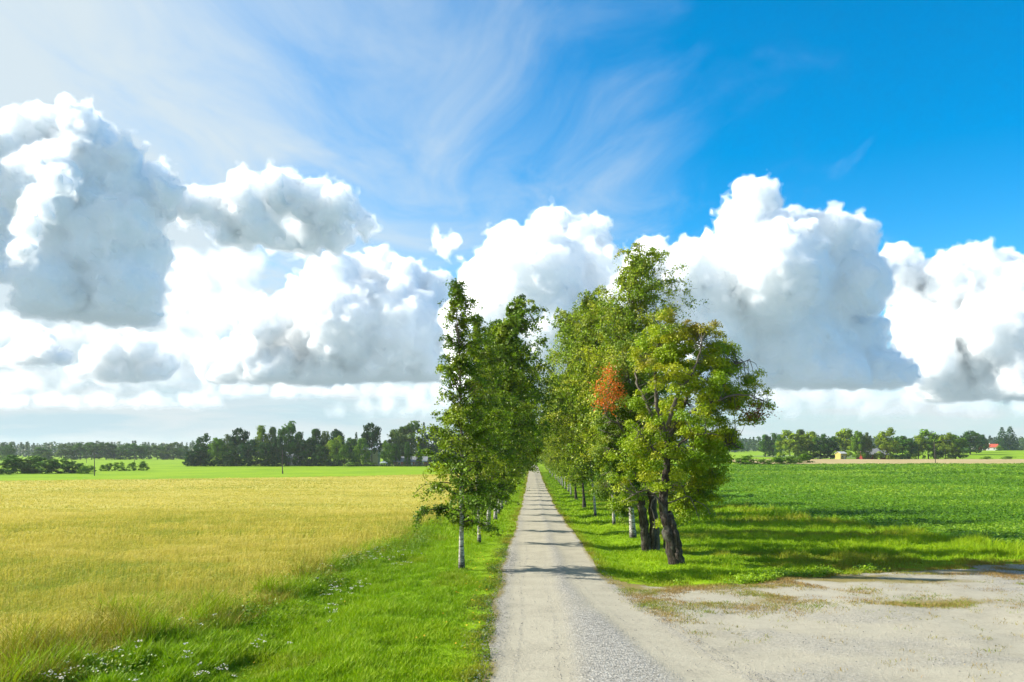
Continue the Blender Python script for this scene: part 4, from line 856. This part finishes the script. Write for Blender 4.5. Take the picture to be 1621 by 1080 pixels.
# ================================================================ buildings and poles
M_BRICK = mat('brick_wall', (.34, .14, .06), .9, .2, 1.5); M_WHITE = mat('white_paint', (.75, .74, .71), .7, .06, 1.0)
M_GREYROOF = mat('grey_roof', (.30, .31, .33), .8, .15, 1.0); M_BLUEROOF = mat('pale_roof', (.50, .57, .64), .5, .1, 1.0); M_REDROOF = mat('red_roof', (.52, .10, .06), .7, .12, 1.0)
M_REDWALL = mat('red_wall', (.26, .03, .022), .85, .15, 1.0); M_YELLOW = mat('yellow_wall', (.55, .43, .13), .8, .1, 1.0); M_GREYWALL = mat('grey_wall', (.36, .36, .34), .9, .12, 1.0)
M_GLASS = mat('window_glass', (.05, .06, .08), .15, .1, 1.0, spec=.6); M_DARKWOOD = mat('pole_wood', (.10, .085, .07), .9, .25, 3.0)
def building(name, label, cat, px, y, w, d, eave, ridge, wall, roof, rz=0, gable_x=True, windows=(), door=None, chimney=None, frame=None, over=.4):
    """box walls with a pitched roof; windows: (x, z, w, h) on the front wall facing the viewer"""
    x = (px-842)/F*y; o = empty(name, (x, y, float(G(x, y))-.1), rz); tag(o, label, cat)
    bm = bmesh.new()
    c = [(-w/2, -d/2), (w/2, -d/2), (w/2, d/2), (-w/2, d/2)]
    lo = [bm.verts.new((a, b, 0)) for a, b in c]; hi = [bm.verts.new((a, b, eave)) for a, b in c]
    for i in range(4): bm.faces.new((lo[i], lo[(i+1) % 4], hi[(i+1) % 4], hi[i]))
    if gable_x:
        r = [bm.verts.new((-w/2, 0, ridge-.12)), bm.verts.new((w/2, 0, ridge-.12))]; bm.faces.new((hi[3], hi[0], r[0])); bm.faces.new((hi[1], hi[2], r[1]))
    else:
        r = [bm.verts.new((0, -d/2, ridge-.12)), bm.verts.new((0, d/2, ridge-.12))]; bm.faces.new((hi[0], hi[1], r[0])); bm.faces.new((hi[2], hi[3], r[1]))
    link('wall', bm_mesh(bm, 'wall'), o, wall)
    bm = bmesh.new(); t = .16; k = over*(ridge-eave)/((d if gable_x else w)/2)
    W2, D2 = w/2+over, d/2+over
    for s in (-1, 1):
        if gable_x: q = [(-W2, s*D2, eave-k), (W2, s*D2, eave-k), (W2, 0, ridge), (-W2, 0, ridge)]
        else: q = [(s*W2, -D2, eave-k), (s*W2, D2, eave-k), (0, D2, ridge), (0, -D2, ridge)]
        a = [bm.verts.new(p) for p in q]; b = [bm.verts.new((p[0], p[1], p[2]+t)) for p in q]
        bm.faces.new(a); bm.faces.new(b[::-1])
        for i in range(4): bm.faces.new((a[i], a[(i+1) % 4], b[(i+1) % 4], b[i]))
    rf = link('roof', bm_mesh(bm, 'roof'), o, roof)
    for wx, wz, ww, wh in windows:
        bm = box(ww+.24, .08, wh+.24, 0)
        fr = link('window', bm_mesh(bm, 'window'), o, frame or M_WHITE); fr.location = (wx, -d/2-.03, wz-.12)
        p = link('pane', bm_mesh(box(ww, .04, wh, 0), 'pane'), fr, M_GLASS); p.location = (0, -.05, .12)
    if door:
        p = link('door', bm_mesh(box(door[1], .08, 2.05, 0), 'door'), o, M_WHITE); p.location = (door[0], -d/2-.03, .05)
    if chimney:
        p = link('chimney', bm_mesh(box(.7, .7, 1.4), 'chimney'), rf, M_BRICK if chimney[1] == 'b' else M_WHITE); p.location = (chimney[0], 0, ridge-.3)
    return o
building('brick_house', 'low red brick house with grey roof and white windows under the farm trees', 'house', 651, 441, 18, 8, 2.7, 5.3, M_BRICK, M_GREYROOF, 0, True, [(-1.5, .9, 2.6, 1.2), (3.2, .9, 1.2, 1.2), (6.0, .9, 2.0, 1.2), (-6, .9, 1.2, 1.2)], (.9, 1.0), (3, 'b'))
building('house', 'house with a pale blue-grey roof showing between the farm trees', 'house', 589, 474, 8.5, 7, 9.3, 11.8, M_GREYWALL, M_BLUEROOF, 0, True, [(-2, 6.5, 1.1, 1.3), (2, 6.5, 1.1, 1.3)], (0, 1.0))
building('barn', 'pale grey barn half hidden behind the trunks of the farm grove', 'barn', 466, 462, 9, 7, 4.4, 6.6, M_GREYWALL, M_GREYROOF, 0, True, [(-2.6, 1.6, 1.0, 1.2), (2.6, 1.6, 1.0, 1.2)], (0, 1.8))
building('shed', 'small yellow shed with a pale roof at the edge of the right stubble field', 'shed', 1331, 484, 5.2, 4, 3.6, 4.6, M_YELLOW, M_WHITE, R(30), True, [(-1.2, 1.3, 1.0, 1.1)], (.9, 1.0))
building('barn', 'long dark red barn with a grey roof behind trees on the right', 'barn', 1381, 489, 16, 9, 3.2, 6.6, M_REDWALL, M_GREYROOF, 0, True, [(-7, 1.2, 1.0, 1.1), (-3, 1.2, 1.0, 1.1), (5, 1.2, 1.0, 1.1)], (1, 1.8))
building('farmhouse', 'white farmhouse with a bright red roof far off on the right', 'house', 1570, 790, 10.5, 7.5, 3.4, 6.4, M_WHITE, M_REDROOF, R(-32), True, [(-2.6, 1.1, 1.1, 1.3), (2.2, 1.1, 1.1, 1.3)], (0, 1.0), (-2, 'w'))
building('shed', 'small red shed left of the white farmhouse', 'shed', 1555, 786, 5, 4, 2.4, 3.8, M_REDWALL, M_REDROOF, 0, True, [(1.2, 1.0, .8, .8)], (-.8, 1.0))
building('barn', 'grey barn left of the small red shed by the white farmhouse', 'barn', 1546, 800, 8, 6, 2.6, 4.4, M_GREYWALL, M_GREYROOF, 0, True, [(2, 1.0, .9, .9)], (-1.5, 1.8))
# white garden tent: four posts under a hipped canvas
x = (607-842)/F*432; o = empty('garden_tent', (x, 432, float(G(x, 432)))); tag(o, 'small white peaked garden tent left of the brick house', 'tent')
bm = bmesh.new(); b = [bm.verts.new(p) for p in ((-2, -1.6, 2.0), (2, -1.6, 2.0), (2, 1.6, 2.0), (-2, 1.6, 2.0))]; e = [bm.verts.new((v.co.x, v.co.y, 1.75)) for v in b]; tp = bm.verts.new((0, 0, 3.0))
for i in range(4): bm.faces.new((b[i], b[(i+1) % 4], tp)); bm.faces.new((e[i], e[(i+1) % 4], b[(i+1) % 4], b[i]))
link('canopy', bm_mesh(bm, 'canopy'), o, M_WHITE)
for a, c in ((-1.9, -1.5), (1.9, -1.5), (1.9, 1.5), (-1.9, 1.5)):
    p = link('leg', npmesh('leg', *tube([(0, 0, 0), (0, 0, 1.0), (0, 0, 1.95)], [.04, .04, .04], 6)[:2]), o, M_WHITE); p.location = (a, c, 0)
def pole(px, y, h, label, lean=0, arm=True, r=.13):
    x = (px-842)/F*y; o = empty('utility_pole', (x, y, float(G(x, y))-.05)); tag(o, label, 'utility pole', 'utility poles in the fields'); o.rotation_euler.y = lean
    link('post', npmesh('post', *tube([(0, 0, 0), (0, 0, h*.5), (0, 0, h)], [r*1.25, r, r*.75], 8)[:2], smooth=True), o, M_DARKWOOD)
    if arm:
        a = link('crossarm', bm_mesh(box(1.3, .1, .12), 'crossarm'), o, M_DARKWOOD); a.location = (0, -.14, h-.45)
        for q in (-.55, .55):
            s = link('insulator', npmesh('insulator', *tube([(0, 0, 0), (0, 0, .08), (0, 0, .14), (0, 0, .22)], [.03, .06, .06, .03], 8)[:2], smooth=True), a, M_WHITE); s.location = (q, 0, .12)
    return o
po = pole(447, 300, 8.9, 'bare utility pole in the green strip before the farm grove', arm=False, r=.15)
bx_ = link('base_brace', npmesh('base_brace', *tube([(.22, -.05, 0), (.22, -.05, .6), (.20, -.05, 1.3)], [.16, .15, .12], 8)[:2]), po, M_DARKWOOD)
pole(149.5, 275, 8.0, 'utility pole with short crossarm by the bushes on the far left', r=.13)
pole(137, 545, 7.5, 'distant utility pole before the hazy tree row, left of another', r=.13)
pole(213, 545, 7.5, 'distant utility pole before the hazy tree row, right of another', r=.13)
pole(1481, 324, 9.3, 'leaning utility pole at the edge of the right crop field', lean=R(-4), r=.13, arm=False)
x, y, z = gp(8.3, 50.0); po = tag(link('fence_post', npmesh('fence_post', *tube([(0, 0, -.1), (.01, 0, .5), (.04, 0, 1.0)], [.06, .055, .045], 7)[:2], smooth=True), mat=M_BARK), 'thin dark post standing between the trunks of the two gnarled trees', 'post'); po.location = (x, y, z)
# ================================================================ clouds: drifting droplets, density built as a field, lit by the sun
M_CLOUD = {}
SSS = 420.0
def cloudcore():
    if 'core' not in M_CLOUD:
        m = bpy.data.materials.new('cloud_core'); m.use_nodes = True; nd = mk(m.node_tree)
        b = nd('ShaderNodeBsdfPrincipled', ins={'Base Color': (.925, .965, .99, 1), 'Roughness': 1.0, 'Specular IOR Level': 0.0})
        b.subsurface_method = 'RANDOM_WALK'; b.inputs['Subsurface Weight'].default_value = 1; b.inputs['Subsurface Radius'].default_value = (1, 1, 1); b.inputs['Subsurface Scale'].default_value = SSS
        nd('ShaderNodeOutputMaterial', ins={0: b.outputs[0]}); M_CLOUD['core'] = m
    return M_CLOUD['core']
def cloudmat(dens, alb, an=.25):
    if dens >= 1: return cloudcore()
    k = (round(dens, 5), alb)
    if k not in M_CLOUD:
        m = bpy.data.materials.new('cloud_droplets'); m.use_nodes = True; nd = mk(m.node_tree)
        v = nd('ShaderNodeVolumeScatter', ins={'Color': (*alb, 1), 'Density': dens, 'Anisotropy': an})
        nd('ShaderNodeOutputMaterial', ins={'Volume': v.outputs[0]}); m.cycles.homogeneous_volume = True; M_CLOUD[k] = m
    return M_CLOUD[k]
def cloud(label, blobs, Y, base_py, seed, shells=((-.24, .003), (-.06, .014), (.24, 1)), depth=.8, vox=2.4, amp=1.0, alb=(.986, .996, 1.0), pad=34):
    rng = np.random.default_rng(seed); s = Y/F; base = 6+(713-base_py)*s
    b = np.array([(*at(px, py, Y), r*s*1.08) for px, py, r in blobs]); b[:, 1] += rng.uniform(-1, 1, len(b))*b[:, 3]*depth
    lo = (b[:, :3]-b[:, 3:]).min(0)-pad*s; hi = (b[:, :3]+b[:, 3:]).max(0)+pad*s; lo[2] = max(lo[2], base-14*s)
    c0 = np.array((b[:, 0].mean(), Y, base)); lo -= c0; hi -= c0
    u = s*20
    lo, hi = lo/u, hi/u; res = np.maximum(8, ((hi-lo)*20/vox).astype(int))
    ng = bpy.data.node_groups.new('cloud_field', 'GeometryNodeTree')
    ng.interface.new_socket('Geometry', in_out='OUTPUT', socket_type='NodeSocketGeometry')
    nd = mk(ng); pos = nd('GeometryNodeInputPosition').outputs[0]
    def M(op, a, b=0., c=0.): return nd('ShaderNodeMath', operation=op, ins={0: a, 1: b, 2: c}).outputs[0]
    # wandering of the outline
    wn = nd('ShaderNodeTexNoise', ins={'Vector': nd('ShaderNodeVectorMath', operation='ADD', ins={0: pos, 1: (0, 0, seed*9.1)}).outputs[0], 'Scale': .35, 'Detail': 2})
    off = nd('ShaderNodeVectorMath', operation='MULTIPLY_ADD', ins={0: wn.outputs['Color'], 1: (1.6*amp,)*3, 2: (-.8*amp,)*3})
    pw = nd('ShaderNodeVectorMath', operation='ADD', ins={0: pos, 1: off.outputs[0]}).outputs[0]
    f = None
    for x, y, z, r in b:
        c = ((x-c0[0])/u, (y-c0[1])/u, (z-c0[2])/u); r = r/u
        dv = nd('ShaderNodeVectorMath', operation='DISTANCE', ins={0: pw, 1: c}).outputs['Value']
        q = M('MULTIPLY_ADD', dv, -1., float(r))          # metres inside, in texture units
        f = q if f is None else M('SMOOTH_MAX', f, q, .35)
    # billows: cauliflower from inverted cell noise at several sizes, then fine curl
    v1 = nd('ShaderNodeTexVoronoi', ins={'Vector': nd('ShaderNodeVectorMath', operation='ADD', ins={0: pw, 1: (seed*7.7, 0, 0)}).outputs[0], 'Scale': .55}).outputs['Distance']
    n0 = nd('ShaderNodeTexNoise', ins={'Vector': nd('ShaderNodeVectorMath', operation='ADD', ins={0: pos, 1: (0, seed*5.3, 0)}).outputs[0], 'Scale': .9, 'Detail': 5, 'Roughness': .5}).outputs[0]
    bump = M('MULTIPLY_ADD', v1, -.85*amp, M('MULTIPLY_ADD', n0, 3.2*amp, -1.25*amp))
    f0 = f; f = M('ADD', f, bump)
    sp = nd('ShaderNodeSeparateXYZ', ins={0: pos})
    ns = nd('ShaderNodeTexNoise', ins={'Vector': nd('ShaderNodeVectorMath', operation='ADD', ins={0: pos, 1: (0, seed*5.3, 0)}).outputs[0], 'Scale': .9, 'Detail': 1.6, 'Roughness': .5}).outputs[0]
    fs_ = M('ADD', f0, M('MULTIPLY_ADD', v1, -.7*amp, M('MULTIPLY_ADD', ns, 2.7*amp, -1.15*amp)))       # the dense inside is smoother
    def cube(q, n):
        g = M('SUBTRACT', M('MULTIPLY_ADD', n, 1.5, sp.outputs[2]), .85)          # flat, ragged base
        d = M('MULTIPLY_ADD', M('MINIMUM', q, g), .5, .5)
        return nd('GeometryNodeVolumeCube', ins={'Density': d, 'Background': 0.0, 'Min': tuple(lo), 'Max': tuple(hi), 'Resolution X': int(res[0]), 'Resolution Y': int(res[1]), 'Resolution Z': int(res[2])}).outputs[0]
    fine, soft = cube(f, n0), cube(fs_, ns)
    jn = nd('GeometryNodeJoinGeometry'); mats = []
    for th, dn in reversed(shells):              # nested bodies, denser inwards; one evaluation of the field for all
        vm = nd('GeometryNodeVolumeToMesh', ins={0: soft if dn >= 1 else fine, 'Threshold': .5+.5*th, 'Adaptivity': .0})
        sm = nd('GeometryNodeSetMaterial', ins={0: vm.outputs[0], 'Material': cloudmat(dn, alb)}); ng.links.new(sm.outputs[0], jn.inputs[0])
    nd('NodeGroupOutput', ins={0: jn.outputs[0]})
    src_ = link('field', bpy.data.meshes.new('field')); md = src_.modifiers.new('field', 'NODES'); md.node_group = ng
    me = bpy.data.meshes.new_from_object(src_.evaluated_get(bpy.context.evaluated_depsgraph_get())); bpy.data.objects.remove(src_)
    v = np.empty(len(me.vertices)*3, np.float32); me.vertices.foreach_get('co', v); v = v.reshape(-1, 3)
    nl = np.empty(len(me.polygons), np.int32); me.polygons.foreach_get('loop_total', nl)
    f = np.empty(len(me.loops), np.int32); me.loops.foreach_get('vertex_index', f); f = f.reshape(-1, nl[0])
    mi = np.empty(len(me.polygons), np.int32); me.polygons.foreach_get('material_index', mi)
    top = None
    for th, dn in shells:
        m = cloudmat(dn, alb); k = [i for i, q in enumerate(me.materials) if q == m]
        q = f[mi == k[0]] if k else f[:0]
        if not len(q): continue
        us = np.unique(q); rm = np.full(len(v), -1); rm[us] = np.arange(len(us))
        ob = link('cumulus_cloud' if top is None else 'dense_core', npmesh('cloud', v[us], rm[q]), top, m)
        if top is None: ob.location = tuple(c0); ob.scale = (u, u, u); top = ob
    bpy.data.meshes.remove(me)
    return tag(top, label, 'cloud', 'cumulus clouds over the fields')

# right: the towering one and its shoulders
cloud('towering white cumulus on the right, its peak the highest above the old trees', [(1190, 322, 34), (1172, 365, 42), (1225, 375, 54), (1268, 395, 58), (1300, 385, 42), (1346, 385, 36), (1140, 425, 56), (1210, 450, 80), (1290, 460, 85), (1085, 440, 46), (1030, 425, 40), (1130, 510, 80), (1345, 450, 56), (1250, 550, 80), (1050, 510, 60), (1350, 540, 66), (1000, 480, 50), (1400, 600, 50), (1180, 600, 70), (1300, 610, 60), (1060, 600, 60)], 6000, 612, 3)
cloud('broad white cumulus on the far right edge behind the towering one', [(1412, 415, 24), (1440, 440, 40), (1490, 450, 44), (1540, 445, 46), (1590, 440, 36), (1640, 480, 60), (1480, 510, 56), (1560, 520, 70), (1640, 560, 66), (1520, 580, 60), (1590, 610, 60), (1690, 530, 80), (1460, 580, 40), (1680, 620, 60)], 7400, 632, 12)
cloud('rounded white cumulus between the two tree rows', [(870, 372, 44), (815, 400, 46), (925, 385, 36), (780, 450, 46), (850, 460, 76), (930, 440, 56), (950, 372, 16), (770, 530, 60), (880, 540, 76), (960, 510, 56), (830, 590, 60), (920, 600, 60), (750, 590, 40)], 6600, 620, 5)
cloud('tiny detached cloud puff left of the rounded cumulus', [(704, 386, 11), (694, 383, 9), (714, 382, 9), (720, 378, 6), (701, 408, 6), (708, 396, 7)], 6300, 440, 9, amp=.8, vox=1.8)
# left: the big dark based one, its lit columns and arm, and the rows below it
cloud('huge cumulus on the left with a shaded blue-grey body and a flat dark base', [(40, 205, 34), (70, 195, 28), (110, 200, 34), (140, 195, 26), (20, 235, 34), (100, 240, 50), (150, 250, 45), (210, 258, 28), (240, 268, 24), (190, 300, 50), (100, 310, 60), (150, 340, 65), (230, 310, 36), (270, 305, 24), (120, 400, 62), (180, 400, 66), (215, 360, 42), (100, 460, 50), (160, 470, 60), (210, 460, 48), (85, 500, 40), (160, 505, 50), (215, 505, 40)], 5200, 504, 21)
cloud('bright white column of cloud standing before the huge shaded cumulus on the left', [(84, 286, 22), (62, 320, 24), (56, 360, 22), (46, 400, 20), (95, 278, 14)], 4300, 480, 23, amp=.8)
cloud('white cloud cut by the left edge of the picture, its unseen mass added to shade the huge cumulus', [(-14, 290, 36), (4, 345, 30), (-40, 340, 50), (-4, 400, 22), (-34, 420, 40), (-90, 300, 60), (-150, 260, 70), (-220, 220, 80), (-300, 180, 100), (-330, 90, 100), (-260, 120, 80), (-390, 130, 110), (-400, 240, 110), (-300, 290, 100), (-200, 330, 90), (-110, 390, 70), (-250, 400, 90)], 5450, 440, 24)  # blobs far left, out of view, are added to shade the huge cumulus
cloud('bright white arm of cloud stretching right from the huge left cumulus', [(350, 330, 30), (400, 325, 36), (450, 312, 34), (500, 322, 34), (540, 342, 30), (420, 360, 36), (480, 362, 36), (570, 358, 18), (310, 330, 30), (380, 390, 30), (450, 390, 26), (525, 370, 26)], 5600, 396, 25)
cloud('large white cumulus low in the left half, with a long flat grey base', [(590, 430, 36), (540, 450, 44), (490, 470, 40), (640, 450, 36), (680, 475, 42), (430, 515, 38), (560, 520, 64), (640, 530, 66), (480, 550, 60), (400, 570, 36), (700, 550, 50), (340, 570, 34), (740, 570, 44), (440, 595, 40), (530, 600, 50), (610, 600, 50), (690, 600, 44), (360, 598, 26)], 8200, 604, 31)
cloud('small flat based cumulus low at the far left', [(55, 535, 20), (40, 550, 22), (75, 555, 22), (20, 562, 18), (95, 568, 14), (60, 572, 20)], 8600, 576, 41, amp=.7, vox=2)
cloud('low soft cumulus right of the small far left cloud', [(150, 572, 22), (190, 560, 26), (230, 557, 24), (255, 572, 22), (210, 588, 24), (130, 592, 18), (170, 596, 22), (245, 595, 20)], 9200, 602, 43, amp=.7, vox=2)
cloud('long low cloud bank under the large white cumulus', [(330+28*i, 617+4*((i*7) % 3), 13+3*((i*5) % 3)) for i in range(14)], 12500, 628, 47, amp=.55, vox=2, shells=((-.2, .0006), (.05, .0018)))
cloud('long low cloud bank near the horizon on the far left', [(-20+26*i, 634+4*((i*7) % 3), 11+3*((i*5) % 3)) for i in range(15)], 13500, 645, 53, amp=.5, vox=2, shells=((-.2, .0006), (.05, .0018)))
cloud('flat grey cloud bank below the towering cumulus on the right', [(1180+27*i, 620+5*((i*7) % 3), 14+4*((i*5) % 3)) for i in range(18)], 11500, 636, 57, amp=.6, vox=2, shells=((-.2, .0006), (.05, .0018)))
cloud('thin pale cloud hanging between the huge left cumulus and the large low one', [(300, 440, 40), (270, 480, 30), (350, 430, 34), (330, 500, 40), (390, 420, 30), (260, 540, 30), (300, 560, 36), (360, 470, 34)], 9000, 575, 61, shells=((-.25, .0003), (.0, .0007), (.3, .0014)))
cloud('soft low cloud spread under the huge cumulus at the left edge', [(0, 520, 26), (40, 515, 22), (100, 530, 24), (150, 525, 22), (210, 530, 22), (260, 580, 30), (300, 600, 26), (110, 600, 24), (50, 610, 24), (0, 600, 26), (170, 620, 22), (230, 618, 22)], 10500, 622, 67, shells=((-.25, .0003), (.0, .0007), (.3, .0014)), amp=.8)
cloud('soft bright cloud below the grey base of the large low cumulus', [(620, 640, 18), (580, 646, 16), (660, 634, 20), (700, 630, 22), (740, 640, 24), (540, 652, 14), (640, 652, 16), (690, 655, 18)], 12000, 660, 71, shells=((-.25, .0003), (.0, .0007), (.3, .0014)), amp=.7)
cloud('soft pale shelf of cloud low on the right above the tree line', [(1240, 640, 20), (1290, 634, 22), (1340, 632, 24), (1390, 640, 22), (1440, 636, 20), (1500, 640, 22), (1560, 640, 24), (1620, 640, 24), (1260, 655, 16), (1420, 652, 18)], 12500, 660, 73, shells=((-.25, .0003), (.0, .0007), (.3, .0014)), amp=.8)
# ================================================================ haze
m = bpy.data.materials.new('haze_air'); m.use_nodes = True; nd = mk(m.node_tree)
v = nd('ShaderNodeVolumePrincipled', ins={'Color': (.80, .90, 1.0, 1), 'Density': HAZE, 'Anisotropy': .2})
nd('ShaderNodeOutputMaterial', ins={'Volume': v.outputs[0]}); m.cycles.homogeneous_volume = True
if HAZE:
    bm = bmesh.new(); bmesh.ops.create_cube(bm, size=1)
    for q in bm.verts: q.co = (q.co.x*5000, q.co.y*2*2460+0, (q.co.z+.5)*50-9)
    tag(link('haze', bm_mesh(bm, 'haze'), mat=m), 'thin summer haze over the fields', 'haze', kind='stuff')
